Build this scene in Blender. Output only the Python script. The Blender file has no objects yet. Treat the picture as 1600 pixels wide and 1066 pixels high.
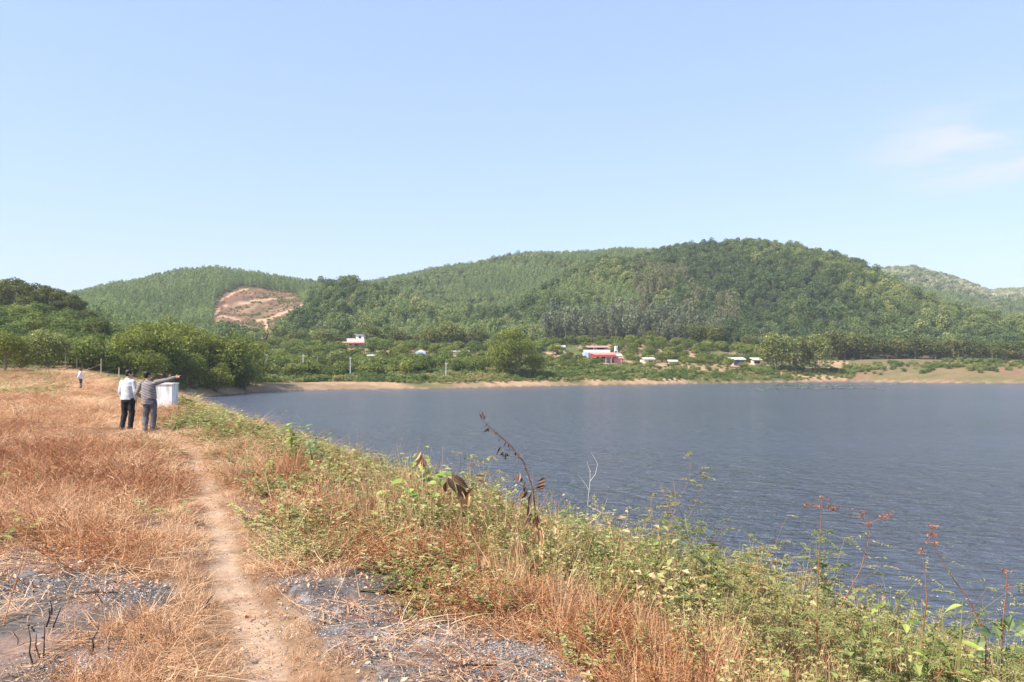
import bpy, math, random
import numpy as np
from mathutils import Vector, Matrix, Euler

SC = bpy.context.scene
COL = SC.collection
# ------------------------------------------------------------------ camera
EYE = 1.7; F = 1250.0; HY = 574.0
cam_d = bpy.data.cameras.new('camera')
cam_d.sensor_width = 36.0
cam_d.lens = F / 1600.0 * 36.0
cam_d.shift_y = 41.0 / 1600.0
cam_d.clip_start = 0.1
cam_d.clip_end = 20000
cam = bpy.data.objects.new('camera', cam_d)
COL.objects.link(cam)
cam.location = (0, 0, EYE)
cam.rotation_euler = (math.radians(90), 0, 0)
SC.camera = cam
# ------------------------------------------------------------------ light
SUN_AZ = math.atan2(-0.85, -0.50)
SUN_EL = math.radians(50)
sunv = Vector((math.sin(SUN_AZ) * math.cos(SUN_EL), math.cos(SUN_AZ) * math.cos(SUN_EL), math.sin(SUN_EL)))
sd = bpy.data.lights.new('sun', 'SUN')
sd.energy = 4.6
sd.angle = math.radians(0.53)
sd.color = (1.0, 0.93, 0.82)
so = bpy.data.objects.new('sun', sd)
COL.objects.link(so)
so.location = (0, 0, 400)
so.rotation_euler = (-sunv).to_track_quat('-Z', 'Y').to_euler()
SC.view_settings.view_transform = 'Standard'
SC.view_settings.look = 'None'
SC.view_settings.exposure = 1.0
SC.view_settings.gamma = 1.0
SC.cycles.use_denoising = True
SC.cycles.max_bounces = 6
SC.cycles.transparent_max_bounces = 8
SC.cycles.volume_bounces = 0
w = bpy.data.worlds.new('World')
SC.world = w
w.use_nodes = True
wn = w.node_tree; wn.nodes.clear()
sky = wn.nodes.new('ShaderNodeTexSky')
sky.sky_type = 'NISHITA'; sky.sun_disc = False
sky.sun_elevation = SUN_EL; sky.sun_rotation = SUN_AZ % (2 * math.pi)
sky.altitude = 0; sky.air_density = 1.0; sky.dust_density = 0.8; sky.ozone_density = 2.2
bg = wn.nodes.new('ShaderNodeBackground'); bg.inputs['Strength'].default_value = 0.13
wo = wn.nodes.new('ShaderNodeOutputWorld')
# thin cirrus high in the sky to the right
tc = wn.nodes.new('ShaderNodeTexCoord')
mp = wn.nodes.new('ShaderNodeMapping'); mp.inputs['Scale'].default_value = (2.2, 2.2, 13.0)
mp.inputs['Rotation'].default_value = (0, math.radians(6), 0)
nz = wn.nodes.new('ShaderNodeTexNoise'); nz.inputs['Scale'].default_value = 2.3
nz.inputs['Detail'].default_value = 5; nz.inputs['Roughness'].default_value = 0.5
wn.links.new(tc.outputs['Generated'], mp.inputs['Vector'])
wn.links.new(mp.outputs['Vector'], nz.inputs['Vector'])
cd = Vector((770, 1250, 352)).normalized()
vs = wn.nodes.new('ShaderNodeVectorMath'); vs.operation = 'SUBTRACT'; vs.inputs[1].default_value = cd
vm = wn.nodes.new('ShaderNodeVectorMath'); vm.operation = 'MULTIPLY'; vm.inputs[1].default_value = (6.6, 6.6, 17.0)
vl = wn.nodes.new('ShaderNodeVectorMath'); vl.operation = 'LENGTH'
wn.links.new(tc.outputs['Generated'], vs.inputs[0]); wn.links.new(vs.outputs[0], vm.inputs[0]); wn.links.new(vm.outputs[0], vl.inputs[0])
m1 = wn.nodes.new('ShaderNodeMapRange'); m1.inputs['From Min'].default_value = 0.25; m1.inputs['From Max'].default_value = 1.15
m1.inputs['To Min'].default_value = 1; m1.inputs['To Max'].default_value = 0; m1.interpolation_type = 'SMOOTHSTEP'
wn.links.new(vl.outputs['Value'], m1.inputs['Value'])
m2 = wn.nodes.new('ShaderNodeMapRange'); m2.inputs['From Min'].default_value = 0.40; m2.inputs['From Max'].default_value = 0.62
m2.interpolation_type = 'SMOOTHSTEP'
wn.links.new(nz.outputs['Fac'], m2.inputs['Value'])
mm = wn.nodes.new('ShaderNodeMath'); mm.operation = 'MULTIPLY'
wn.links.new(m1.outputs[0], mm.inputs[0]); wn.links.new(m2.outputs[0], mm.inputs[1])
mm2 = wn.nodes.new('ShaderNodeMath'); mm2.operation = 'MULTIPLY'; mm2.inputs[1].default_value = 0.85
wn.links.new(mm.outputs[0], mm2.inputs[0])
cm = wn.nodes.new('ShaderNodeMix'); cm.data_type = 'RGBA'
cm.inputs['B'].default_value = (3.3, 3.55, 4.3, 1)
fl = wn.nodes.new('ShaderNodeMix'); fl.data_type = 'RGBA'; fl.inputs['Factor'].default_value = .5
fl.inputs['B'].default_value = (1.82, 2.78, 4.3, 1)            # even milky brightness of the clear hazy sky
wn.links.new(sky.outputs[0], fl.inputs['A'])
wn.links.new(mm2.outputs[0], cm.inputs['Factor']); wn.links.new(fl.outputs['Result'], cm.inputs['A'])
tn = wn.nodes.new('ShaderNodeMix'); tn.data_type = 'RGBA'; tn.blend_type = 'MULTIPLY'; tn.inputs['Factor'].default_value = 1.0
tn.inputs['B'].default_value = (1.03, .968, 1.03, 1)
wn.links.new(cm.outputs['Result'], tn.inputs['A']); wn.links.new(tn.outputs['Result'], bg.inputs['Color']); wn.links.new(bg.outputs[0], wo.inputs['Surface'])

# ------------------------------------------------------------------ numpy noise
def vnoise(x, y, seed=0):
    T = np.random.RandomState(seed).rand(256, 256)
    xi = np.floor(x).astype(int); yi = np.floor(y).astype(int)
    fx = x - xi; fy = y - yi
    fx = fx * fx * (3 - 2 * fx); fy = fy * fy * (3 - 2 * fy)
    a = T[xi & 255, yi & 255]; b = T[(xi + 1) & 255, yi & 255]
    c = T[xi & 255, (yi + 1) & 255]; d = T[(xi + 1) & 255, (yi + 1) & 255]
    return (a * (1 - fx) + b * fx) * (1 - fy) + (c * (1 - fx) + d * fx) * fy
def fbm(x, y, seed=0, o=4):
    s = 0; a = 0.5; t = 0
    for k in range(o):
        s = s + a * vnoise(x * 2 ** k + 17.3 * k, y * 2 ** k - 9.1 * k, seed + k); t += a; a *= 0.5
    return s / t                         # 0..1
def smooth(t):
    t = np.clip(t, 0, 1); return t * t * (3 - 2 * t)

# ------------------------------------------------------------------ terrain
WZ = -3.0
def zp(py, Y): return EYE + (HY - py) / F * Y
# column: px, then (depth, row or None, height) of shore, bank, orchard, forest foot, spur, dip, ridge, beyond
_c = [
 (-420, (95, -1.), (104, 0.), (130, 'p', 565), (160, 'p', 505), (185, 'p', 478), (240, 9.), (600, 'p', 478)),
 (-60,  (97, -1.), (106, 0.), (130, 'p', 565), (162, 'p', 512), (188, 'p', 482), (250, 8.), (600, 'p', 478)),
 (60,   (100, -1.), (108, 0.5), (132, 'p', 566), (165, 'p', 518), (190, 'p', 491), (250, 9.), (600, 'p', 474)),
 (130,  (100, -1.), (110, 0.8), (134, 'p', 568), (168, 'p', 528), (192, 'p', 505), (255, 9.), (600, 'p', 470)),
 (200,  (103, -2.), (114, 0.2), (140, 'p', 574), (180, 'p', 545), (230, 'p', 525), (300, 11.), (620, 'p', 455)),
 (260,  (110, -3.), (122, -1.2), (150, 'p', 575), (230, 'p', 548), (330, 'p', 520), (380, 15.), (620, 'p', 440)),
 (330,  (127, -3.), (134, -1.8), (190, 'p', 575), (300, 'p', 545), (390, 'p', 517), (430, 'p', 500), (620, 'p', 428)),
 (400,  (149, -3.), (156, -1.6), (200, 'p', 576), (300, 'p', 545), (400, 'p', 512), (440, 'p', 494), (620, 'p', 434)),
 (475,  (162, -3.), (167, -1.8), (205, 'p', 578), (300, 'p', 542), (410, 'p', 480), (470, 'p', 470), (620, 'p', 450)),
 (540,  (167, -3.), (172, -1.8), (205, 'p', 579), (300, 'p', 543), (430, 'p', 451), (500, 46.), (640, 'p', 460)),
 (600,  (170, -3.), (175, -1.8), (210, 'p', 579), (300, 'p', 543), (430, 'p', 468), (490, 40.), (700, 'p', 449)),
 (700,  (174, -3.), (179, -1.8), (215, 'p', 579), (310, 'p', 546), (400, 'p', 505), (450, 25.), (700, 'p', 425)),
 (800,  (190, -3.), (195, -1.8), (230, 'p', 577), (320, 'p', 545), (400, 'p', 502), (450, 27.), (700, 'p', 410)),
 (880,  (200, -3.), (205, -1.8), (240, 'p', 574), (325, 'p', 539), (470, 'p', 450), (510, 50.), (700, 'p', 404)),
 (960,  (210, -3.), (215, -1.5), (250, 'p', 573), (330, 'p', 535), (510, 'p', 415), (560, 68.), (710, 'p', 402)),
 (1050, (222, -3.), (227, -1.5), (260, 'p', 573), (335, 'p', 535), (520, 'p', 400), (570, 74.), (720, 'p', 404)),
 (1110, (230, -3.), (235, -1.5), (265, 'p', 572), (335, 'p', 540), (520, 'p', 396), (570, 74.), (740, 'p', 420)),
 (1180, (240, -3.), (245, -1.5), (268, 'p', 572), (330, 'p', 548), (520, 'p', 393), (570, 74.), (900, 'p', 440)),
 (1245, (248, -3.), (253, -1.5), (270, 'p', 574), (315, 'p', 560), (520, 'p', 396), (570, 70.), (1000, 'p', 440)),
 (1300, (254, -3.), (259, -1.0), (272, 'p', 574), (310, 'p', 562), (510, 'p', 411), (570, 62.), (1100, 'p', 440)),
 (1340, (252, -3.), (262, -0.4), (280, 'p', 567), (312, 'p', 563), (495, 'p', 427), (570, 50.), (1100, 'p', 434)),
 (1370, (247, -3.), (260, 0.4), (285, 'p', 566), (312, 'p', 563), (480, 'p', 445), (560, 40.), (1100, 'p', 428)),
 (1430, (240, -3.), (256, 1.2), (285, 'p', 566), (312, 'p', 562), (450, 'p', 477), (540, 28.), (1100, 'p', 425)),
 (1500, (233, -3.), (250, 1.6), (285, 'p', 566), (310, 'p', 563), (425, 'p', 505), (520, 20.), (1100, 'p', 444)),
 (1545, (229, -3.), (247, 1.8), (285, 'p', 566), (310, 'p', 563), (412, 'p', 515), (520, 18.), (1100, 'p', 461)),
 (1610, (225, -3.), (243, 1.8), (285, 'p', 567), (310, 'p', 564), (400, 'p', 525), (520, 16.), (1100, 'p', 456)),
 (1900, (215, -3.), (232, 1.8), (285, 'p', 566), (320, 'p', 561), (400, 'p', 535), (520, 14.), (1100, 'p', 440)),
 (2800, (200, -3.), (220, 1.8), (280, 'p', 566), (320, 'p', 561), (400, 'p', 535), (520, 14.), (1000, 'p', 470)),
]
_pu = np.array([(c[0] - 800) / F for c in _c])
_Y = []; _Z = []
for k in range(1, 8):
    yy = []; zz = []
    for c in _c:
        e = c[k]; yy.append(e[0]); zz.append(zp(e[2], e[0]) if e[1] == 'p' else e[1])
    _Y.append(yy); _Z.append(zz)
_Y = np.array(_Y, float); _Z = np.array(_Z, float)
_Y = np.vstack([_Y[0] - 14, _Y, _Y[-1] + 320, np.full(len(_pu), 2600.), np.full(len(_pu), 3600.), np.full(len(_pu), 5200.)])
far_px = np.array([-420, 1200, 1480, 1500, 1530, 1560, 1600, 1660, 2800], float)
far_py = np.array([560, 552, 455, 450, 449, 455, 460, 455, 520], float)
_zf = zp(np.interp(_pu * F + 800, far_px, far_py), 3600.)
_Z = np.vstack([np.full(len(_pu), -6.5), _Z, _Z[-1] * 0.25, np.full(len(_pu), 4.), _zf, np.full(len(_pu), 0.)])
def ctrl(u, k): return np.interp(u, _pu, _Y[k])
def far_h(X, Y):
    X = np.asarray(X, float); Y = np.asarray(Y, float)
    Yc = np.maximum(Y, 20.0)
    u = X / Yc + (fbm(X / 26., Y / 26., 5, 3) - .5) * 2.2 / np.maximum(Yc, 60.)
    n = len(_Y)
    Yk = [np.interp(u, _pu, _Y[k]) for k in range(n)]
    Zk = [np.interp(u, _pu, _Z[k]) for k in range(n)]
    z = np.where(Yc < Yk[0], Zk[0], Zk[-1])
    for k in range(n - 1):
        t = (Yc - Yk[k]) / np.maximum(Yk[k + 1] - Yk[k], .1)
        s = t if k < 2 else 0.45 * t + 0.55 * smooth(t)
        z = np.where((Yc >= Yk[k]) & (Yc < Yk[k + 1]), Zk[k] * (1 - s) + Zk[k + 1] * s, z)
    amp = smooth((Yc - Yk[4]) / 60.) * 3.6 + smooth((Yc - Yk[2]) / 30.) * 0.8
    g = fbm(X / 42. + .35 * Y / 42., Y / 60., 21, 4) - .5
    z = z + amp * g * 2.0
    return z
_ey = np.array([-9, 0, 3.6, 4.4, 5.3, 6.9, 8, 11, 13.5, 18, 32, 45, 60, 80, 100, 125, 160, 400.])
_ex = np.array([9.3, 4.7, 2.45, 1.95, 1.65, .90, 0., -1.45, -3.0, -5.4, -12.8, -19.6, -27.4, -38., -49, -65, -92, -300.])
def Xe(Y): return np.interp(Y, _ey, _ex)
def edge_s(X, Y):
    return (X - Xe(Y)) * 0.82
def dam_h(X, Y):
    s = edge_s(X, Y) + (fbm(X / 2.3, Y / 2.3, 3, 3) - .5) * .7
    so = 0.5 * (s + np.sqrt(s * s + 0.5))            # soft corner
    z = -0.50 * so
    wl = 15.0
    sl = -s - wl; sl = 0.5 * (sl + np.sqrt(sl * sl + 1.))
    z = z - 0.5 * np.where(-s > wl - 12, sl, 0)
    z = z + 1.1 * smooth((Y - 72) / 30.) * smooth((-s) / 6.)
    return np.maximum(z, -6.6)
# plan helper: pixel on the crest plane -> ground
def G(px, py, z=0.0):
    Y = (EYE - z) * F / (py - HY); return ((px - 800) / F * Y, Y)
PATH = np.array([G(400, 1066), G(376, 985), G(356, 900), G(338, 830), G(335, 770), G(315, 735), G(300, 705), G(270, 688), G(215, 668), G(180, 640), G(150, 618)])
PATHX = PATH[:, 0]; PATHY = PATH[:, 1]
PATHY = np.concatenate([[-9, 1.5], PATHY]); PATHX = np.concatenate([[-.5, -.95], PATHX])
def path_d(X, Y): return np.abs(X + (fbm(Y / 1.7, Y * 0, 41, 3) - .5) * .35 - np.interp(Y, PATHY, PATHX))
def in_poly(x, y, P):
    r = np.zeros(np.shape(x), bool); n = len(P)
    for i in range(n):
        x1, y1 = P[i]; x2, y2 = P[(i + 1) % n]
        c = ((y1 > y) != (y2 > y)) & (x < (x2 - x1) * (y - y1) / ((y2 - y1) if y2 != y1 else 1e-9) + x1)
        r ^= c
    return r
ASHES = [[(-30, 845), (60, 838), (130, 850), (150, 880), (215, 905), (250, 935), (225, 985), (215, 1030), (150, 1060), (60, 1200), (-300, 1200)],
         [(385, 905), (430, 893), (560, 888), (600, 905), (660, 930), (720, 945), (790, 985), (850, 1030), (960, 1100), (1000, 1200), (600, 1200), (600, 1080), (520, 1010), (430, 965)],
         [(350, 785), (370, 775), (420, 790), (425, 805), (385, 815), (352, 812)],
         [(215, 815), (260, 812), (275, 825), (240, 835)]]
ASHES = [[G(*p) for p in P] for P in ASHES]
def ash_mask(X, Y):
    wx = X + (fbm(X * 2.1, Y * 2.1, 51, 4) - .5) * .9; wy = Y + (fbm(X * 2.1, Y * 2.1, 57, 4) - .5) * 1.3
    m = np.zeros(np.shape(X), bool)
    for P in ASHES: m |= in_poly(wx, wy, P)
    return m & (path_d(X, Y) > .38)
def terrain_h(X, Y):
    X = np.asarray(X, float); Y = np.asarray(Y, float)
    d = dam_h(X, Y); f = far_h(X, Y)
    z = np.where(Y < 140, np.maximum(d, np.where(Y > 60, f, -7)), f)
    near = smooth((140 - Y) / 60.)
    z = z + near * ((fbm(X / 1.1, Y / 1.1, 11, 4) - .5) * .16 + (fbm(X * 5, Y * 5, 14, 3) - .5) * .035)
    pd = path_d(X, Y)
    z = z - 0.06 * (1 - smooth(pd / .45)) * (Y < 40)
    return z
def hz(x, y): return float(terrain_h(np.array([x]), np.array([y]))[0])
_ry = np.geomspace(3.0, 4000, 6000)
def hit(px, py, ymin=3.0):
    u = (px - 800) / F; zr = zp(py, _ry); h = terrain_h(u * _ry, _ry)
    i = np.argmax((h >= zr) & (_ry >= ymin)); Y = _ry[i]
    return Vector((u * Y, Y, float(h[i])))
def at(px, Y):
    x = (px - 800) / F * Y; return Vector((x, Y, hz(x, Y)))

# ------------------------------------------------------------------ mesh helpers
class MB:
    def __init__(s): s.V = []; s.F = []; s.L = []; s.n = 0; s.M = []
    def add(s, V, Fq, lv=0.5, mat=0):
        V = np.asarray(V, float).reshape(-1, 3); Fq = np.asarray(Fq, int)
        s.V.append(V); s.F.append(Fq + s.n); s.n += len(V)
        s.L.append(np.broadcast_to(np.asarray(lv, float), (len(Fq),)).copy()); s.M.append(np.full(len(Fq), mat))
        return s
    def mesh(s, name, mats, sm=False):
        me = bpy.data.meshes.new(name)
        V = np.concatenate(s.V); me.vertices.add(len(V)); me.vertices.foreach_set('co', V.ravel())
        loops = np.concatenate([f.ravel() for f in s.F]); tot = np.concatenate([np.full(len(f), f.shape[1]) for f in s.F])
        me.loops.add(len(loops)); me.loops.foreach_set('vertex_index', loops.astype(np.int32))
        me.polygons.add(len(tot)); st = np.concatenate([[0], np.cumsum(tot)[:-1]])
        me.polygons.foreach_set('loop_start', st.astype(np.int32))
        me.polygons.foreach_set('material_index', np.concatenate(s.M).astype(np.int32))
        me.polygons.foreach_set('use_smooth', np.full(len(tot), sm))
        a = me.attributes.new('lv', 'FLOAT', 'FACE'); a.data.foreach_set('value', np.concatenate(s.L).astype(np.float32))
        for m in (mats if isinstance(mats, (list, tuple)) else [mats]): me.materials.append(m)
        me.update(calc_edges=True); me.validate()
        return me
    def build(s, name, mats, parent=None, sm=False, link=True):
        o = bpy.data.objects.new(name, s.mesh(name, mats, sm))
        if link: COL.objects.link(o)
        if parent is not None: o.parent = parent
        return o
def box(mb, x0, x1, y0, y1, z0, z1, lv=.5, mat=0):
    V = [(x, y, z) for z in (z0, z1) for x, y in ((x0, y0), (x1, y0), (x1, y1), (x0, y1))]
    return mb.add(V, [(0, 3, 2, 1), (4, 5, 6, 7), (0, 1, 5, 4), (1, 2, 6, 5), (2, 3, 7, 6), (3, 0, 4, 7)], lv, mat)
def prism(mb, V, n, lv=.5, mat=0):
    """V: two rings of n points"""
    mb.add(V, [(i, (i + 1) % n, n + (i + 1) % n, n + i) for i in range(n)], lv, mat)
    if n == 4:
        mb.add(np.asarray(V)[:4], [(3, 2, 1, 0)], lv, mat); mb.add(np.asarray(V)[4:], [(0, 1, 2, 3)], lv, mat)
    elif n == 3:
        mb.add(np.asarray(V)[:3], [(2, 1, 0)], lv, mat); mb.add(np.asarray(V)[3:], [(0, 1, 2)], lv, mat)
    return mb
def tube(mb, pts, rad, sides=6, lv=.5, mat=0, cap=True, ry=None):
    pts = [Vector(p) for p in pts]; n = len(pts)
    rad = [rad] * n if np.isscalar(rad) else list(rad)
    ry = rad if ry is None else ry
    V = []; a = None
    for i, p in enumerate(pts):
        d = (pts[min(i + 1, n - 1)] - pts[max(i - 1, 0)]).normalized()
        if a is None: a = d.orthogonal()
        a = a - d * a.dot(d)
        a = a.normalized() if a.length > 1e-5 else d.orthogonal().normalized(); b = d.cross(a).normalized()
        for k in range(sides):
            t = 2 * math.pi * k / sides
            V.append(p + a * math.cos(t) * rad[i] + b * math.sin(t) * ry[i])
    Fq = [(i * sides + k, i * sides + (k + 1) % sides, (i + 1) * sides + (k + 1) % sides, (i + 1) * sides + k) for i in range(n - 1) for k in range(sides)]
    mb.add([tuple(v) for v in V], Fq, lv, mat)
    if cap and sides > 2:
        for e, ring in ((0, range(sides)), (n - 1, range((n - 1) * sides, n * sides))):
            r = list(ring); c = pts[e]; vv = [tuple(V[j]) for j in r] + [tuple(c)]
            mb.add(vv, [(j, (j + 1) % sides, sides) if e else ((j + 1) % sides, j, sides) for j in range(sides)], lv, mat)
    return mb
def ellipsoid(mb, c, r, seg=14, rings=9, lv=.5, mat=0, rot=None):
    V = []; c = Vector(c)
    for i in range(rings + 1):
        a = math.pi * i / rings
        for k in range(seg):
            b = 2 * math.pi * k / seg
            v = Vector((r[0] * math.sin(a) * math.cos(b), r[1] * math.sin(a) * math.sin(b), r[2] * math.cos(a)))
            if rot is not None: v = rot @ v
            V.append(tuple(c + v))
    Fq = [(i * seg + k, (i + 1) * seg + k, (i + 1) * seg + (k + 1) % seg, i * seg + (k + 1) % seg) for i in range(rings) for k in range(seg)]
    return mb.add(V, Fq, lv, mat)
def unit(v): return v / np.maximum(np.linalg.norm(v, axis=-1, keepdims=True), 1e-9)
def leaves(mb, C, N, size, rng, aspect=.6, lv=None, mat=0, pointed=False):
    """many small leaf faces at centres C facing N"""
    n = len(C); N = unit(N)
    a = unit(np.cross(N, rng.normal(size=(n, 3)))); b = np.cross(N, a)
    sz = np.broadcast_to(np.asarray(size, float), (n,)) * rng.uniform(.65, 1.3, n)
    a = a * (sz / 2)[:, None]; b = b * (sz * aspect / 2)[:, None]
    if pointed:
        fold = N * (sz * .12)[:, None]
        V = np.stack([C - a, C - a * .1 - b + fold, C + a, C - a * .1 + b + fold], 1)
    else:
        V = np.stack([C - a - b * .6, C + a * .7 - b, C + a + b * .7, C - a * .8 + b], 1)
    Fq = np.arange(n * 4).reshape(n, 4)
    mb.add(V.reshape(-1, 3), Fq, rng.rand(n) if lv is None else lv, mat)

def tag(o, label=None, cat=None, group=None, kind=None):
    if label: o['label'] = label
    if cat: o['category'] = cat
    if group: o['group'] = group
    if kind: o['kind'] = kind
    return o
def empty(name, loc, label, cat, group=None, rz=0, sc=1):
    o = bpy.data.objects.new(name, None); COL.objects.link(o); o.location = loc
    o.rotation_euler = (0, 0, rz); o.scale = (sc, sc, sc) if np.isscalar(sc) else sc
    o.empty_display_size = .2
    return tag(o, label, cat, group)
def dup(root, loc, rz, sc, label, group=None):
    r = root.copy(); COL.objects.link(r); r.location = loc; r.rotation_euler = (0, 0, rz)
    r.scale = (sc, sc, sc) if np.isscalar(sc) else sc
    r['label'] = label
    if group: r['group'] = group
    for ch in [c for c in KIDS[root.name]]:
        c = ch.copy(); COL.objects.link(c); c.parent = r
    return r
KIDS = {}

# ------------------------------------------------------------------ materials
def nmat(name):
    m = bpy.data.materials.new(name); m.use_nodes = True
    nt = m.node_tree; nt.nodes.clear()
    out = nt.nodes.new('ShaderNodeOutputMaterial')
    return m, nt, out
def N_(nt, t, **kw):
    n = nt.nodes.new(t)
    for k, v in kw.items():
        if k in n.inputs: n.inputs[k].default_value = v
        else: setattr(n, k, v)
    return n
def ramp(nt, stops):
    r = nt.nodes.new('ShaderNodeValToRGB'); el = r.color_ramp.elements
    while len(el) < len(stops): el.new(.5)
    for e, (p, c) in zip(el, stops): e.position = p; e.color = (*c, 1)
    return r
def mathn(nt, op, a, b):
    n = nt.nodes.new('ShaderNodeMath'); n.operation = op
    for i, v in enumerate((a, b)):
        if v is None: continue
        if isinstance(v, (int, float)): n.inputs[i].default_value = v
        else: nt.links.new(v, n.inputs[i])
    return n.outputs[0]
def leaf_mat(name, stops, trans=.35, wl=.35, wo=.4, wt=.25, rough=.55, noise=0, use_tint=False, spec=.25):
    """colour = ramp(per leaf + per object + tint of the instance)"""
    m, nt, out = nmat(name)
    at_ = N_(nt, 'ShaderNodeAttribute', attribute_name='lv')
    oi = nt.nodes.new('ShaderNodeObjectInfo')
    v = mathn(nt, 'MULTIPLY', at_.outputs['Fac'], wl)
    v = mathn(nt, 'ADD', v, mathn(nt, 'MULTIPLY', oi.outputs['Random'], wo))
    if use_tint:
        ti = N_(nt, 'ShaderNodeAttribute', attribute_name='tint', attribute_type='INSTANCER')
        v = mathn(nt, 'ADD', v, mathn(nt, 'MULTIPLY', ti.outputs['Fac'], wt))
    r = ramp(nt, stops); nt.links.new(v, r.inputs[0])
    p = N_(nt, 'ShaderNodeBsdfPrincipled', Roughness=rough)
    p.inputs['Specular IOR Level'].default_value = spec
    nt.links.new(r.outputs[0], p.inputs['Base Color'])
    if trans > 0:
        t = nt.nodes.new('ShaderNodeBsdfTranslucent'); nt.links.new(r.outputs[0], t.inputs['Color'])
        mx = N_(nt, 'ShaderNodeMixShader'); mx.inputs[0].default_value = trans
        nt.links.new(p.outputs[0], mx.inputs[1]); nt.links.new(t.outputs[0], mx.inputs[2]); nt.links.new(mx.outputs[0], out.inputs[0])
    else: nt.links.new(p.outputs[0], out.inputs[0])
    return m
def plain(name, c1, c2=None, scale=3., rough=.7, bump=0., wave=None, spec=.3, metal=0):
    m, nt, out = nmat(name)
    p = N_(nt, 'ShaderNodeBsdfPrincipled', Roughness=rough, Metallic=metal)
    p.inputs['Specular IOR Level'].default_value = spec
    tcn = nt.nodes.new('ShaderNodeTexCoord')
    n = N_(nt, 'ShaderNodeTexNoise', Scale=scale, Detail=6., Roughness=.6)
    nt.links.new(tcn.outputs['Object'], n.inputs['Vector'])
    r = ramp(nt, [(.3, c1), (.7, c2 or c1)]); nt.links.new(n.outputs['Fac'], r.inputs[0])
    nt.links.new(r.outputs[0], p.inputs['Base Color'])
    if bump:
        b = N_(nt, 'ShaderNodeBump', Strength=bump, Distance=.02); nt.links.new(n.outputs['Fac'], b.inputs['Height']); nt.links.new(b.outputs[0], p.inputs['Normal'])
    nt.links.new(p.outputs[0], out.inputs[0])
    return m
M = {}
# foliage
M['lychee'] = leaf_mat('lychee_leaf', [(0, (0.064, 0.089, 0.017)), (0.45, (0.138, 0.185, 0.031)), (1, (0.341, 0.338, 0.071))], wl=.5, wo=.45)
M['broad'] = leaf_mat('acacia_leaf', [(0, (0.065, 0.082, 0.024)), (0.5, (0.143, 0.162, 0.037)), (1, (0.322, 0.292, 0.074))], wl=.5, wo=.4)
M['hero'] = leaf_mat('dark_crown_leaf', [(0, (0.092, 0.124, 0.022)), (0.5, (0.196, 0.227, 0.034)), (1, (0.392, 0.372, 0.063))], wl=.8, wo=.15)
M['yel'] = leaf_mat('flowering_crown_leaf', [(0, (0.07, 0.101, 0.024)), (0.4, (0.168, 0.203, 0.048)), (0.7, (0.336, 0.338, 0.108)), (1, (0.588, 0.513, 0.216))], wl=.85, wo=.15)
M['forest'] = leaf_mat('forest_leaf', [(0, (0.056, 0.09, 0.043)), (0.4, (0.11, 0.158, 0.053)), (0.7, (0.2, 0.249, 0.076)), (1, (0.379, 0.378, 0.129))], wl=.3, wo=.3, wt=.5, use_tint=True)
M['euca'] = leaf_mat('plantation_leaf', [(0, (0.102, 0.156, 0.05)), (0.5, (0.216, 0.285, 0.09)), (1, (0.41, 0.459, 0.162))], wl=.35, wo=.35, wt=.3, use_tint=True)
M['grey'] = leaf_mat('grey_green_leaf', [(0, (0.099, 0.12, 0.066)), (0.5, (0.182, 0.203, 0.108)), (1, (0.33, 0.315, 0.182))], wl=.5, wo=.4)
M['brownleaf'] = leaf_mat('dry_forest_leaf', [(0, (.10, .115, .05)), (.5, (.2, .21, .09)), (1, (.32, .28, .14))], wl=.5, wo=.4)
M['pale'] = leaf_mat('pale_blossom_leaf', [(0, (.07, .10, .04)), (.4, (.15, .19, .08)), (.65, (.36, .38, .2)), (1, (.66, .62, .42))], wl=.4, wo=.35, wt=.4, use_tint=True)
M['scrub'] = leaf_mat('scrub_leaf', [(0, (0.055, 0.094, 0.022)), (0.4, (0.121, 0.176, 0.039)), (0.7, (0.22, 0.264, 0.066)), (1, (0.462, 0.33, 0.165))], wl=.35, wo=.3, wt=.45, use_tint=True)
M['bark'] = plain('bark', (.16, .12, .085), (.28, .23, .18), 8, .9, .4)
M['palebark'] = plain('pale_bark', (.3, .26, .2), (.42, .37, .3), 8, .9)
# foreground
M['straw'] = leaf_mat('dry_straw', [(0, (0.17, 0.072, 0.032)), (0.35, (0.38, 0.181, 0.084)), (0.65, (0.57, 0.334, 0.176)), (1, (0.75, 0.535, 0.326))], trans=.15, wl=.5, wo=.2, wt=.5, use_tint=True, rough=.6)
M['twig'] = leaf_mat('russet_twig', [(0, (.13, .045, .02)), (.5, (.33, .125, .05)), (1, (.56, .28, .12))], trans=.1, wl=.6, wo=.2, wt=.3, use_tint=True, rough=.7)
M['weed'] = leaf_mat('weed_leaf', [(0, (.085, .11, .03)), (.35, (.18, .22, .06)), (.6, (.32, .34, .11)), (.8, (.50, .44, .2)), (1, (.6, .42, .24))], trans=.3, wl=.5, wo=.2, wt=.45, use_tint=True, rough=.55)
M['char'] = plain('charred_wood', (.012, .011, .010), (.05, .045, .04), 20, .85)
M['litter'] = leaf_mat('curled_dead_leaf', [(0, (.28, .14, .07)), (.5, (.52, .29, .17)), (1, (.74, .50, .33))], trans=.15, wl=.8, wo=.2)
M['ashbit'] = leaf_mat('ash_flake', [(0, (.03, .028, .027)), (.4, (.13, .12, .12)), (.75, (.34, .32, .31)), (1, (.68, .66, .64))], trans=0, wl=.9, wo=.1, rough=.9)
M['petal'] = plain('white_petal', (.78, .78, .74), (.85, .85, .82), 5, .6)
M['deadleaf'] = leaf_mat('hanging_dead_leaf', [(0, (.07, .04, .028)), (.4, (.22, .12, .065)), (.75, (.48, .28, .14)), (1, (.72, .50, .28))], trans=.15, wl=1, wo=0)
M['deadstem'] = plain('dead_stem', (.10, .055, .035), (.2, .11, .07), 12, .8)
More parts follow.
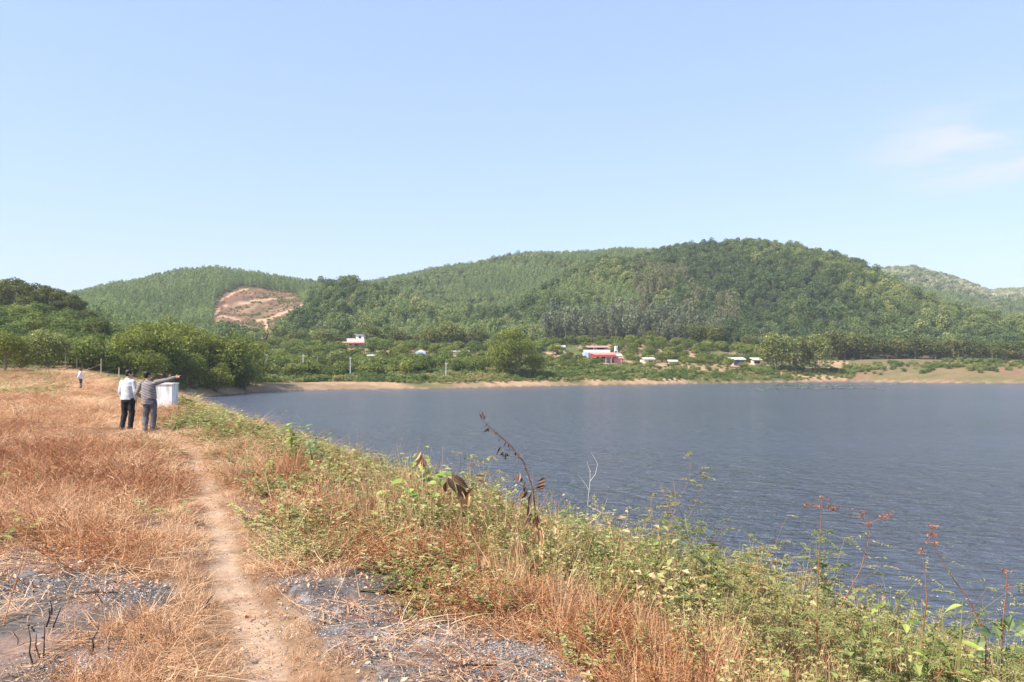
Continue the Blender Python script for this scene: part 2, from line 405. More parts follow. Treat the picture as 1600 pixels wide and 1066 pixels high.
M['redstem'] = plain('red_stem', (.22, .07, .035), (.36, .16, .07), 12, .7)
M['palestem'] = plain('bleached_stem', (.5, .42, .33), (.66, .58, .48), 12, .8)
M['greenstem'] = plain('green_stem', (.16, .2, .06), (.3, .27, .1), 9, .7)
M['broadleaf'] = leaf_mat('broad_weed_leaf', [(0, (.10, .17, .035)), (.5, (.24, .33, .07)), (.85, (.42, .47, .12)), (1, (.62, .48, .10))], trans=.35, wl=.9, wo=.1, rough=.45)
M['bluleaf'] = leaf_mat('soft_bluegreen_leaf', [(0, (.13, .19, .07)), (1, (.30, .38, .17))], trans=.3, wl=.9, wo=.1, rough=.5)
M['fern'] = leaf_mat('feathery_leaf', [(0, (.10, .14, .045)), (.4, (.21, .24, .08)), (.7, (.38, .34, .13)), (1, (.5, .24, .1))], trans=.3, wl=.5, wo=.5)
M['rustleaf'] = leaf_mat('rust_seed', [(0, (.2, .06, .03)), (1, (.5, .2, .09))], trans=.2, wl=.9, wo=.1)
# ------------------------------------------------------------------ ground sheet
PATCH = [(331, 497), (338, 470), (352, 458), (372, 449), (400, 449), (436, 455), (462, 463), (473, 470), (476, 482), (456, 497), (440, 506), (434, 522), (412, 528), (396, 515), (372, 512), (350, 514), (333, 508)]
TRACKS = [([(336, 492), (345, 480), (358, 476), (380, 476), (395, 470), (432, 467)], 3.0),
          ([(338, 480), (350, 466), (368, 456), (385, 452)], 2.2),
          ([(343, 494), (358, 496), (375, 501)], 2.2),
          ([(472, 478), (452, 486), (436, 491), (420, 499), (403, 501)], 3.0),
          ([(414, 501), (417, 510), (415, 518), (419, 525), (410, 530)], 3.6)]
def proj(X, Y, Z): return 800 + X / Y * F, HY - (Z - EYE) / Y * F
def seg_d(px, py, P):
    d = np.full(np.shape(px), 1e9)
    for (x1, y1), (x2, y2) in zip(P[:-1], P[1:]):
        vx, vy = x2 - x1, y2 - y1; t = np.clip(((px - x1) * vx + (py - y1) * vy) / (vx * vx + vy * vy), 0, 1)
        d = np.minimum(d, np.hypot(px - x1 - t * vx, py - y1 - t * vy))
    return d
_tu = {}
def mixc(c, m, new):
    m = np.clip(m, 0, 1)[..., None]; return c * (1 - m) + np.array(new) * m
def ground_color(X, Y, Z):
    n1 = fbm(X / 3.1, Y / 3.1, 61, 4); n2 = fbm(X * 1.3, Y * 1.3, 65, 4); n3 = fbm(X / 20, Y / 20, 69, 4)
    s = edge_s(X, Y)
    c = np.zeros(X.shape + (3,)) + np.array((.34, .19, .105))
    c = mixc(c, smooth((n1 - .35) * 3), (.46, .29, .17))
    c = mixc(c, smooth((n2 - .5) * 4) * .5, (.52, .36, .23))
    pd = path_d(X, Y)
    c = mixc(c, (1 - smooth((pd - .04) / .16)) * (Y < 60), (.66, .46, .315))
    a = ash_mask(X, Y)
    af = fbm(X * 5, Y * 5, 71, 5)
    ac = mixc(np.zeros(X.shape + (3,)) + np.array((.17, .150, .138)), smooth((af - .5) * 4), (.34, .31, .29))
    ac = mixc(ac, smooth((fbm(X * 9, Y * 9, 77, 5) - .54) * 6) * smooth((fbm(X * 1.2, Y * 1.2, 78, 3) - .42) * 4) * .8, (.66, .63, .62))
    ac = mixc(ac, smooth((fbm(X * 4, Y * 4, 79, 5) - .52) * 7) * .7, (.44, .28, .21))
    c = np.where((a & (pd > .22))[..., None], ac, c)
    green = smooth((s + 1.3 + (n1 - .5) * 2) / 1.2) * (Y < 130)
    c = mixc(c, green * .8, (.16, .13, .06))
    c = mixc(c, green * smooth((n2 - .5) * 5) * .6, (.34, .22, .12))
    # far side
    far = (far_h(X, Y) > dam_h(X, Y)) & (Y > 80) | (Y >= 140)
    fc = np.zeros(X.shape + (3,)) + np.array((.16, .17, .06))
    fc = mixc(fc, smooth((n3 - .42) * 7), (.62, .40, .24))
    fc = mixc(fc, smooth((fbm(X / 9, Y / 9, 83, 4) - .5) * 6) * .5, (.19, .2, .07))
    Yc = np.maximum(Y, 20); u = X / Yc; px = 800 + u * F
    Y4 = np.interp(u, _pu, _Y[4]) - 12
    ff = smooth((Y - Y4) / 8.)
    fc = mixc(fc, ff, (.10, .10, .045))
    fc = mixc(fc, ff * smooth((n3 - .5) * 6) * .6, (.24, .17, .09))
    rb = (px > 1325) & (Y < Y4 + 8)               # grassy right bank
    rc = mixc(np.zeros(X.shape + (3,)) + np.array((.30, .22, .11)), smooth((fbm(X / 14, Y / 5, 87, 4) - .44) * 7), (.22, .21, .085))
    rc = mixc(rc, smooth((fbm(X / 10, Y / 4, 89, 4) - .55) * 9), (.33, .20, .12))
    fc = np.where(rb[..., None], rc, fc)
    py = HY - (Z - EYE) / Yc * F
    inp = in_poly(px + (n2 - .5) * 14, py + (fbm(X / 6, Y / 9, 63, 4) - .5) * 12, PATCH) & (Y > 330) & (Y < 560)
    pc = mixc(np.zeros(X.shape + (3,)) + np.array((.27, .14, .085)), smooth((fbm(X / 5, Y / 9, 91, 4) - .50) * 8), (.40, .25, .15))
    pc = mixc(pc, smooth((fbm(X / 11, Y / 11, 95, 4) - .57) * 8), (.17, .15, .07))
    pc = mixc(pc, smooth((fbm(X / 6, Y / 6, 97, 4) - .62) * 8), (.16, .11, .10))
    trk = (Y > 330) & (Y < 560) & (py > 440)
    for P, wd in TRACKS:
        wd = wd * (.45 + .8 * fbm(X / 9, Y / 12, 96, 3)); d = seg_d(px + (fbm(X / 4, Y / 4, 99, 3) - .5) * 4, py + (fbm(X / 4, Y / 4, 98, 3) - .5) * 3, P)
        m = (1 - smooth((d - wd * .45) / (wd * .5))) * trk * .8
        pc = mixc(pc, m, (.78, .50, .31)); fc = mixc(fc, m * (py > 500), (.78, .50, .31))
    fc = np.where(inp[..., None], pc, fc)
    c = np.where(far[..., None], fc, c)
    # sandy waterline
    bank = smooth((WZ + 1.15 + (n2 - .5) * .8 - Z) / .35) * (Y > 90)
    sand = mixc(np.zeros(X.shape + (3,)) + np.array((.46, .31, .19)), smooth((n1 - .5) * 5), (.34, .23, .14))
    wide = np.interp(px, [300, 560, 640, 720, 1000, 1340, 1600], [1.5, 1.2, .5, .35, .3, .9, .8])
    bank = smooth((WZ + wide + (n2 - .5) * 1.0 - Z) / .35) * (Y > 90) * far
    c = mixc(c, bank, (0, 0, 0)) + sand * np.clip(bank, 0, 1)[..., None]
    wet = smooth((WZ + .12 - Z) / .1)
    c = mixc(c, wet, (.20, .14, .09))
    return c
def build_ground():
    us = np.concatenate([np.linspace(-3, -1.0, 20)[:-1], np.linspace(-1.0, -.72, 30)[:-1], np.linspace(-.72, .72, 620), np.linspace(.72, 1.1, 40)[1:], np.linspace(1.1, 3, 18)[1:]])
    B = 6.0
    rs = np.geomspace(4.0, 5200, 780)          # distance from an apex B behind the camera
    U, R = np.meshgrid(us, rs)
    Y = R - B; X = U * R
    Z = terrain_h(X, Y)
    n, m = R.shape
    C = ground_color(X, Y, Z)
    idx = np.arange(n * m).reshape(n, m)
    Fq = np.stack([idx[:-1, :-1], idx[:-1, 1:], idx[1:, 1:], idx[1:, :-1]], -1).reshape(-1, 4)
    mb = MB(); mb.add(np.stack([X, Y, Z], -1).reshape(-1, 3), Fq)
    mt, nt, out = nmat('ground_soil')
    p = N_(nt, 'ShaderNodeBsdfPrincipled', Roughness=.95); p.inputs['Specular IOR Level'].default_value = .15
    a = N_(nt, 'ShaderNodeAttribute', attribute_name='Col')
    g = nt.nodes.new('ShaderNodeNewGeometry')
    n1 = N_(nt, 'ShaderNodeTexNoise', Scale=14., Detail=8., Roughness=.7)
    n2 = N_(nt, 'ShaderNodeTexNoise', Scale=.35, Detail=8., Roughness=.7)
    nt.links.new(g.outputs['Position'], n1.inputs['Vector']); nt.links.new(g.outputs['Position'], n2.inputs['Vector'])
    ml = mathn(nt, 'ADD', mathn(nt, 'MULTIPLY', n1.outputs['Fac'], 1.3), mathn(nt, 'MULTIPLY', n2.outputs['Fac'], .9))
    ml = mathn(nt, 'SUBTRACT', ml, .1)
    vmn = N_(nt, 'ShaderNodeVectorMath', operation='SCALE')
    ml = mathn(nt, 'MULTIPLY', ml, .62)
    nt.links.new(a.outputs['Color'], vmn.inputs[0]); nt.links.new(ml, vmn.inputs['Scale'])
    nt.links.new(vmn.outputs[0], p.inputs['Base Color'])
    b = N_(nt, 'ShaderNodeBump', Strength=.8, Distance=.03); nt.links.new(n1.outputs['Fac'], b.inputs['Height']); nt.links.new(b.outputs[0], p.inputs['Normal'])
    nt.links.new(p.outputs[0], out.inputs[0])
    o = mb.build('ground', mt, sm=True)
    ca = o.data.attributes.new('Col', 'FLOAT_COLOR', 'POINT')
    ca.data.foreach_set('color', np.concatenate([C.reshape(-1, 3), np.ones((n * m, 1))], 1).astype(np.float32).ravel())
    tag(o, kind='structure')
build_ground()

# ------------------------------------------------------------------ water
def build_water():
    mb = MB()
    xs = np.linspace(-260, 900, 30); ys = np.linspace(-80, 420, 16)
    X, Y = np.meshgrid(xs, ys); idx = np.arange(X.size).reshape(X.shape)
    Fq = np.stack([idx[:-1, :-1], idx[:-1, 1:], idx[1:, 1:], idx[1:, :-1]], -1).reshape(-1, 4)
    mb.add(np.stack([X, Y, np.full(X.shape, WZ)], -1).reshape(-1, 3), Fq)
    m, nt, out = nmat('reservoir_water')
    p = N_(nt, 'ShaderNodeBsdfPrincipled', Roughness=.16, IOR=1.33)
    p.inputs['Base Color'].default_value = (.078, .096, .128, 1)
    g = nt.nodes.new('ShaderNodeNewGeometry')
    def wave(sx, sy, rot, sc, det):
        mpn = N_(nt, 'ShaderNodeMapping'); mpn.inputs['Scale'].default_value = (sx, sy, 1); mpn.inputs['Rotation'].default_value = (0, 0, rot)
        nt.links.new(g.outputs['Position'], mpn.inputs['Vector'])
        n = N_(nt, 'ShaderNodeTexNoise', Scale=sc, Detail=det, Roughness=.55); nt.links.new(mpn.outputs[0], n.inputs['Vector'])
        return n.outputs['Fac']
    a1 = wave(.85, 1.7, .10, 1.6, 5.); a2 = wave(.35, .7, -.12, .9, 4.); a3 = wave(1, 2, .3, 5., 2.)
    h = mathn(nt, 'ADD', mathn(nt, 'MULTIPLY', a1, .70), mathn(nt, 'ADD', mathn(nt, 'MULTIPLY', a2, .8), mathn(nt, 'MULTIPLY', a3, .08)))
    gust = wave(.02, .05, .2, 1., 3.)
    b = N_(nt, 'ShaderNodeBump', Distance=1.0)
    nt.links.new(mathn(nt, 'ADD', .45, mathn(nt, 'MULTIPLY', gust, 1.1)), b.inputs['Strength'])
    nt.links.new(h, b.inputs['Height']); nt.links.new(b.outputs[0], p.inputs['Normal'])
    nt.links.new(p.outputs[0], out.inputs[0])
    o = mb.build('water', m, sm=True); tag(o, kind='structure')
build_water()

# ------------------------------------------------------------------ haze
def build_haze():
    mb = MB(); box(mb, -16000, 16000, -60, 5600, -8.5, 420)
    m, nt, out = nmat('haze_air')
    v = nt.nodes.new('ShaderNodeVolumePrincipled')
    v.inputs['Color'].default_value = (.86, .93, 1.0, 1); v.inputs['Density'].default_value = HAZE; v.inputs['Anisotropy'].default_value = .0
    nt.links.new(v.outputs[0], out.inputs['Volume'])
    o = mb.build('haze', m); tag(o, kind='stuff')
HAZE = 0.00020
build_haze()

# ------------------------------------------------------------------ scatter of uncountable growth
_ng = {}
def scatter(name, P, rz, sc, ix, tint, srcs, tilt=None):
    key = name
    if key not in _ng:
        col = bpy.data.collections.new(name + '_kinds')
        for i, s in enumerate(srcs): s.name = '%s_kind_%s' % (name, 'abcdefghijklmnop'[i]); col.objects.link(s)
        g = bpy.data.node_groups.new(name + '_growth', 'GeometryNodeTree')
        g.interface.new_socket('Geometry', in_out='INPUT', socket_type='NodeSocketGeometry')
        g.interface.new_socket('Geometry', in_out='OUTPUT', socket_type='NodeSocketGeometry')
        gi = g.nodes.new('NodeGroupInput'); go = g.nodes.new('NodeGroupOutput')
        ip = g.nodes.new('GeometryNodeInstanceOnPoints'); ci = g.nodes.new('GeometryNodeCollectionInfo')
        ci.inputs['Collection'].default_value = col; ci.inputs['Separate Children'].default_value = True; ci.inputs['Reset Children'].default_value = True
        ip.inputs['Pick Instance'].default_value = True
        def na(t, n):
            a = g.nodes.new('GeometryNodeInputNamedAttribute'); a.data_type = t; a.inputs['Name'].default_value = n
            return [o for o in a.outputs if o.enabled][0]
        g.links.new(gi.outputs[0], ip.inputs['Points']); g.links.new(ci.outputs[0], ip.inputs['Instance'])
        g.links.new(na('INT', 'ix'), ip.inputs['Instance Index']); g.links.new(na('FLOAT_VECTOR', 'rot'), ip.inputs['Rotation'])
        g.links.new(na('FLOAT_VECTOR', 'scl'), ip.inputs['Scale']); g.links.new(ip.outputs[0], go.inputs[0])
        _ng[key] = g
    n = len(P)
    me = bpy.data.meshes.new(name); me.vertices.add(n); me.vertices.foreach_set('co', np.asarray(P, float).ravel())
    rot = np.zeros((n, 3)); rot[:, 2] = rz
    if tilt is not None: rot[:, :2] = tilt
    sc = np.asarray(sc, float)
    if sc.ndim == 1: sc = np.repeat(sc[:, None], 3, 1)
    for nm, t, v in (('rot', 'FLOAT_VECTOR', rot), ('scl', 'FLOAT_VECTOR', sc)):
        a = me.attributes.new(nm, t, 'POINT'); a.data.foreach_set('vector', v.astype(np.float32).ravel())
    a = me.attributes.new('ix', 'INT', 'POINT'); a.data.foreach_set('value', np.asarray(ix, np.int32))
    a = me.attributes.new('tint', 'FLOAT', 'POINT'); a.data.foreach_set('value', np.asarray(tint, np.float32))
    o = bpy.data.objects.new(name, me); COL.objects.link(o)
    md = o.modifiers.new('growth', 'NODES'); md.node_group = _ng[key]
    return o

# ------------------------------------------------------------------ trees
def crown(mb, rng, w, h, z0, nl, leaf, nlump=16, low=0.0, mat=0, lumpr=.24, up=.35, inner=.12, aspect=.7, squash=.8):
    ld = unit(rng.normal(size=(nlump, 3)) + np.array([0, 0, low])); ld[:, 2] = np.abs(ld[:, 2]) * np.where(rng.rand(nlump) < .72, 1, -.8)
    rr = w * lumpr * rng.uniform(.65, 1.25, nlump)
    C = np.stack([ld[:, 0] * (w / 2 - rr * .8), ld[:, 1] * (w / 2 - rr * .8), z0 + h * .5 + ld[:, 2] * (h * .5 - rr * squash * .7)], 1)
    C = np.vstack([C, [[0, 0, z0 + h * .55]]]); rr = np.append(rr, w * .3)
    k = rng.choice(len(C), nl, p=rr ** 2 / (rr ** 2).sum())
    d = unit(rng.normal(size=(nl, 3)) + np.array([0, 0, .25]))
    r = rr[k] * (.72 + .34 * rng.rand(nl)); r = np.where(rng.rand(nl) < inner, r * .5, r)
    P = C[k] + d * r[:, None] * np.array([1, 1, squash])
    P = P[P[:, 2] > z0 - .1]; d = d[:len(P)]
    N = unit(d * .8 + rng.normal(size=(len(P), 3)) * .55 + np.array([0, 0, up]))
    lumpv = rng.rand(len(C))
    lv = np.clip(.6 * rng.rand(len(P)) + .4 * lumpv[k[:len(P)]], 0, 1)
    leaves(mb, P, N, leaf, rng, aspect, lv, mat)
    return C, rr
def trunk(mb, rng, h, r, C=None, nlimb=5, lean=.15, lv=.5, z0=-.3, mat=0, sides=7):
    tx, ty = rng.uniform(-lean, lean, 2) * h * .3
    pts = [(0, 0, z0), (tx * .2, ty * .2, h * .3), (tx * .6, ty * .6, h * .65), (tx, ty, h)]
    tube(mb, pts, [r * 1.25, r, r * .75, r * .35], sides, lv, mat)
    if C is not None:
        for i in range(nlimb):
            c = C[rng.randint(len(C))]; t = rng.uniform(.35, .85); s = Vector((tx * t, ty * t, h * t))
            mid = s.lerp(Vector(c), .5) + Vector((0, 0, -.05 * h)); tube(mb, [s, mid, Vector(c)], [r * .5, r * .35, r * .12], 5, lv, mat)

def src(mbs_mats, name):
    mb, mats = mbs_mats; return mb.build(name, mats, link=False)
# far forest kinds
def far_broad(seed, w, h, nl, leaf, mt, tr=False):
    rng = np.random.RandomState(seed); mb = MB()
    C, rr = crown(mb, rng, w, h, h * .18, nl, leaf, 11, lumpr=.27, inner=.05)
    trunk(mb, rng, h * .5, .16, None, mat=1, sides=4)
    return src((mb, [M[mt], M['bark']]), 'k')
def far_slim(seed, w, h, nl, leaf, mt, bare=.3, bark='bark'):
    rng = np.random.RandomState(seed); mb = MB()
    t = rng.rand(nl) ** .8; z = h * (bare + (1 - bare) * t); r = w / 2 * np.sqrt(np.clip(1 - (2 * t - .85) ** 2 / 1.35, 0.02, 1)) * rng.uniform(.5, 1.05, nl)
    a = rng.uniform(0, 6.28, nl) ; a = a + .5 * np.sin(z * 5)
    P = np.stack([r * np.cos(a), r * np.sin(a), z], 1); N = np.stack([np.cos(a), np.sin(a), np.full(nl, .35)], 1) + rng.normal(size=(nl, 3)) * .6
    leaves(mb, P, N, leaf, rng, .55)
    tube(mb, [(0, 0, -.4), (rng.uniform(-.15, .15), 0, h * .5), (0, 0, h * .93)], [.11, .09, .03], 4, .5, 1)
    return src((mb, [M[mt], M[bark]]), 'k')
K_forest = [far_broad(100 + i, 4.5, 4.5 + .5 * (i % 3), 480, .40, 'forest') for i in range(6)]
K_euca = [far_slim(120 + i, 2.7, 6.2 + .5 * i, 150, .5, 'euca', .22) for i in range(4)]
K_grey = [far_slim(130 + i, 3.6, 9 + .8 * i, 260, .55, 'grey', .34) for i in range(3)] + [far_broad(134, 4.2, 8.5, 300, .55, 'grey')]
K_brown = [far_slim(140 + i, 2.8, 7.5 + i, 130, .5, 'brownleaf', .5) for i in range(3)]
K_pale = [far_broad(150 + i, 6.0, 5.2, 260, .75, 'pale') for i in range(4)]

def sample_uY(n, u0, u1, Y0, Y1, rng, area=True):
    U = rng.uniform(u0, u1, n); t = rng.rand(n)
    Y = np.sqrt(Y0 ** 2 + (Y1 ** 2 - Y0 ** 2) * t) if area else Y0 * (Y1 / Y0) ** t
    return U * Y, Y
_HU = np.linspace(-.95, .95, 761); _HR = np.geomspace(60, 2200, 420)
_HG = terrain_h(_HU[:, None] * _HR[None, :], np.broadcast_to(_HR, (761, 420)))
_HA = np.maximum.accumulate((_HG - EYE) / _HR[None, :], axis=1)
def visible(X, Y, Z, top=7., margin=.004):
    ui = np.clip(np.round((X / Y + .95) / 1.9 * 760).astype(int), 0, 760); ri = np.clip(np.searchsorted(_HR, Y * .97) - 1, 0, 419)
    return (Z + top - EYE) / Y > _HA[ui, ri] - margin
def thin(X, Y, d, rng):
    """drop points that crowd within d of an earlier one (grid test)"""
    gx = np.floor(X / d).astype(int); gy = np.floor(Y / d).astype(int)
    _, i = np.unique(gx * 100003 + gy, return_index=True); return i
def forest():
    rng = np.random.RandomState(7)
    X, Y = sample_uY(250000, -.74, .76, 180, 1250, rng)
    u = X / Y; px = 800 + u * F
    base = np.where(px < 240, ctrl(u, 5) + 10, ctrl(u, 4) - 2)
    end = ctrl(u, 7) + 30
    Z = terrain_h(X, Y)
    ok = (Y > base) & (Y < end) & visible(X, Y, Z) & (Z > 0)
    X, Y, Z, px = X[ok], Y[ok], Z[ok], px[ok]
    u = X / Y; py = HY - (Z - EYE) / Y * F
    patch = (in_poly(px, py - 1, PATCH) | in_poly(px, py - 8, PATCH) | in_poly(px, py - 14, PATCH) | (in_poly(px, py - 22, PATCH) & (px < 445))) & (Y > 300) & (Y < 560)
    road = seg_d(px, py, TRACKS[4][0]) < 4
    ok = ~patch & ~(road & (Y > 300) & (Y < 560))
    X, Y, Z, px, py, u = [a[ok] for a in (X, Y, Z, px, py, u)]
    y4 = ctrl(u, 4); y5 = ctrl(u, 5); y6 = ctrl(u, 6)
    n = fbm(X / 55., Y / 55., 31, 4); n2 = fbm(X / 18., Y / 18., 35, 3)
    back = Y > y6 - 5
    farhill = (Y > 830) & (px > 1290)
    hillA = (px < 480) & (Y > 380) | (px < 340)
    hillB = back & (px > 480) & ~farhill
    left_c = ~back & (px > 560) & (px < 1010) & ~hillA
    grey = ~back & (px > 850) & (px < 1125) & (Y > y4 - 2) & (Y < y4 + 30)
    grey |= ~back & (px > 1090) & (px < 1200) & (Y < y4 + 24) & (n2 > .55)
    brown = ~back & (px > 1000) & (px < 1155) & (Y >= y4 + 26) & (Y < y4 + 80 + (n2 - .5) * 60) & (n2 > .56)
    brown |= ~back & (px > 990) & (px < 1075) & (Y > y4 + 75) & (Y < y4 + 120) & (n2 > .35)
    kind = np.full(len(X), 0)                       # forest
    kind[hillA | (hillB & (n + .25 * n2 < .68))] = 1
    kind[left_c & (n2 > .56) & ~grey] = 1
    kind[grey] = 2; kind[brown] = 3; kind[farhill] = 4
    edge_ = hillA & (px < 150) & (Y > 560)
    kind[edge_ & (n2 > .5)] = 0
    specs = [(0, K_forest, 3.15, 'forest', 'mixed_woodland'), (1, K_euca, 2.45, 'euca', 'plantation_woodland'), (2, K_grey, 3.0, 'grey', 'grey_woodland'), (3, K_brown, 3.0, 'brown', 'dry_woodland'), (4, K_pale, 5.6, 'pale', 'blossom_woodland')]
    lab = {'mixed_woodland': 'dense mixed green woodland covering the big hill and its spurs', 'plantation_woodland': 'fine light green plantation of slim young trees on the back hills',
           'grey_woodland': 'grey green tall trees in a band above the orchard', 'dry_woodland': 'thin brownish trees with bare trunks on the middle slope', 'blossom_woodland': 'pale cream blossoming woodland on the far right hill'}
    for k, srcs, d, nm, oname in specs:
        m = kind == k
        x, y, z, t, p_ = X[m], Y[m], Z[m], n[m], px[m]
        i = thin(x, y, d, rng); x, y, z, t, p_ = x[i], y[i], z[i], t[i], p_[i]
        c = len(x)
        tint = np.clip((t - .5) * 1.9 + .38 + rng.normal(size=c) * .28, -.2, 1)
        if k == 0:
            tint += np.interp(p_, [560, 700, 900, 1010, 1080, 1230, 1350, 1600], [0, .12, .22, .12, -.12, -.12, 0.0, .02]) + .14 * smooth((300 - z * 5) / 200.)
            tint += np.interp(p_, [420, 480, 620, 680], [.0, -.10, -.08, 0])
        s = np.exp(rng.normal(size=c) * .26) * (.92 + .5 * (fbm(x / 13., y / 13., 37, 3) - .4)); s = np.clip(s, .5, np.where(z > 60, 1.1, 1.6)); sz = s ** .8 * rng.uniform(.8, 1.3, c)
        if k == 1: s = np.clip(s, .7, 1.1); sz = np.clip(sz, .65, 1.08)
        if k == 4: tint = tint + .22
        tint = np.clip(tint, 0, 1)
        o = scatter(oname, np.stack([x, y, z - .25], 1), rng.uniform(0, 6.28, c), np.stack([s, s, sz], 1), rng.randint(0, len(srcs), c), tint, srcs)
        tag(o, lab[oname], 'woodland', kind='stuff'); print(oname, c)
forest()

# ------------------------------------------------------------------ single trees
def make_tree(name, seed, w, h, nl, leaf, mt, nlump=16, z0f=.1, tr=.18, lumpr=.24, trh=.6, bark='bark', low=0, nlimb=6, squash=.8, scatter_up=.35):
    rng = np.random.RandomState(seed)
    root = bpy.data.objects.new(name, None)
    a = MB(); C, rr = crown(a, rng, w, h * (1 - z0f), h * z0f, nl, leaf, nlump, low, lumpr=lumpr, squash=squash, up=scatter_up)
    b = MB(); trunk(b, rng, h * trh, tr, C, nlimb, sides=7)
    co = a.build('crown', M[mt], root, link=False); to = b.build('trunk', M[bark], root, link=False)
    KIDS[root.name] = [co, to]; return root
def put(proto, loc, rz, sc, label, cat='tree', group=None):
    r = bpy.data.objects.new(proto.name.split('.')[0], None); COL.objects.link(r); r.location = loc
    r.rotation_euler = (0, 0, rz); r.scale = (sc, sc, sc) if np.isscalar(sc) else sc
    r.empty_display_size = .2
    for ch in KIDS[proto.name]:
        c = ch.copy(); COL.objects.link(c); c.parent = r
    return tag(r, label, cat, group)
LY = [make_tree('lychee_tree', 200 + i, 5.6, 3.9, 1100, .36, 'lychee', 15, .06, .16, .25, .5, nlimb=4, squash=.6, scatter_up=.7) for i in range(5)]
LYN = [make_tree('lychee_tree', 206 + i, 6.6, 4.4, 2600, .27, 'lychee', 22, .06, .16, .2, .5, nlimb=4, squash=.6, scatter_up=.7) for i in range(4)]
BR = [make_tree('broadleaf_tree', 210 + i, 5.6, 9.0, 1900, .34, 'broad', 17, .22, .17, .22, .8, 'palebark') for i in range(4)]
rt = np.random.RandomState(5)
KEEP = []                                          # house sites kept clear: px0, px1, Ymax
def place(proto, px, py, hpx, label, group=None, cat='tree', ph=1., wf=1., Y=None):
    p = hit(px, py) if Y is None else at(px, Y)
    s = hpx * p.y / F / ph
    return put(proto, (p.x, p.y, p.z - .1), rt.uniform(0, 6.28), (s * wf, s * wf, s), label, cat, group)
# grove on the rise at the far left
for i, (px, Y, hp) in enumerate([(-34, 190, 50), (-12, 196, 52), (6, 188, 50), (22, 194, 56), (38, 188, 48), (50, 196, 52), (66, 187, 46), (78, 195, 50), (90, 188, 46), (102, 194, 46), (114, 187, 44), (126, 193, 38), (137, 189, 30), (146, 193, 22), (12, 203, 52), (60, 204, 48), (95, 203, 44)]):
    p = at(px, Y); s = hp * Y / F / 9.0
    put(BR[i % 4], (p.x, p.y, p.z - .3), rt.uniform(0, 6.28), (s * 1.12, s * 1.12, s), 'leafy tree with a pale trunk in the tall grove on the rise at far left', 'tree', 'trees of the grove on the left rise')
for i, px in enumerate(range(-30, 160, 15)):
    p = at(px, 176 + 5 * (i % 3)); s = rt.uniform(.45, .62)
    put(BR[i % 4], (p.x, p.y, p.z - 1.2), rt.uniform(0, 6.28), (s * 1.5, s * 1.5, s), 'small dark tree under the tall grove on the rise at far left', 'tree', 'small trees under the left grove')
# lychee trees of the left hillside
def grid_trees(u0, u1, Ya, Yb, d, rng, jit=.22):
    out = []
    for y in np.arange(Ya, Yb, d):
        off = rng.uniform(0, d)
        for x in np.arange(u0 * y + off, u1 * y, d):
            out.append((x + rng.uniform(-jit, jit) * d, y + rng.uniform(-jit, jit) * d))
    return np.array(out)
g = grid_trees(-.68, -.47, 120, 192, 5.6, rt); c_l = 0
for x, y in g:
    u = x / y; px = 800 + u * F
    if y > ctrl(u, 4) + 9 or y < ctrl(u, 2) + 10 or px > 232: continue
    s = rt.uniform(.95, 1.2); c_l += 1
    put(LYN[c_l % 4], (x, y, hz(x, y) - .2), rt.uniform(0, 6.28), (s, s, s * rt.uniform(.9, 1.1)), 'round dense lychee tree of the orchard climbing the left hillside', 'tree', 'lychee trees on the left hillside')
# trees at the foot of the left hillside
BC = [make_tree('broadleaf_tree', 240 + i, 8.4, 9.6, 5200, .30, 'hero', 15, .03, .24, .235, .6, nlimb=8) for i in range(4)]
FL = [make_tree('flowering_tree', 230 + i, 7.0, 7.0, 3600, .30, 'yel', 20, .08, .2, .2, .6) for i in range(3)]
p = at(72, 103); put(FL[0], (p.x, p.y, p.z - .2), .4, (.80, .80, .80), 'yellowish green flowering tree at the far left behind the grassy crest', 'tree')
place(BC[1], 8, 600, 72, 'dark green tree at the far left edge before the hillside orchard', ph=9.6, wf=1.0, Y=99)
place(BC[2], 32, 600, 58, 'mid green tree beside the yellowish flowering tree at far left', ph=9.6, wf=1.0, Y=108)
place(BC[3], -30, 600, 75, 'dark green tree cut by the left frame edge', ph=9.6, wf=1.0, Y=101)
place(BR[0], 152, 583, 62, 'bright green tree between the hillside orchard and the dark cluster', ph=9, wf=1.1, Y=150)
place(LYN[1], 138, 583, 42, 'low domed lychee tree behind the tall thin posts', ph=4.4, Y=122)
place(LYN[2], 172, 583, 38, 'low dark lychee tree behind the right thin post', ph=4.4, Y=121)
place(LYN[3], 115, 583, 38, 'low lychee tree behind the left thin posts', ph=4.4, Y=124)
# the dark cluster at the left end of the water
for i, (px, Y, hp, wf) in enumerate([(208, 122, 80, 1.0), (232, 132, 92, .95), (258, 127, 98, .92), (282, 135, 96, .95), (304, 141, 98, .9), (330, 146, 88, .95), (352, 143, 88, 1.), (374, 151, 84, .9), (398, 158, 74, .85), (292, 129, 60, 1.1), (340, 134, 50, 1.2), (240, 121, 56, 1.2), (384, 147, 52, 1.1), (190, 130, 60, 1.1), (268, 146, 90, 1.)]):
    p = at(px, Y); s = hp * Y / F / 9.6
    put(BC[i % 4], (p.x, p.y, p.z - .3), rt.uniform(0, 6.28), (s * wf, s * wf, s), 'large dark green tree of the dense cluster at the left end of the water', 'tree', 'dark trees at the left end of the water')
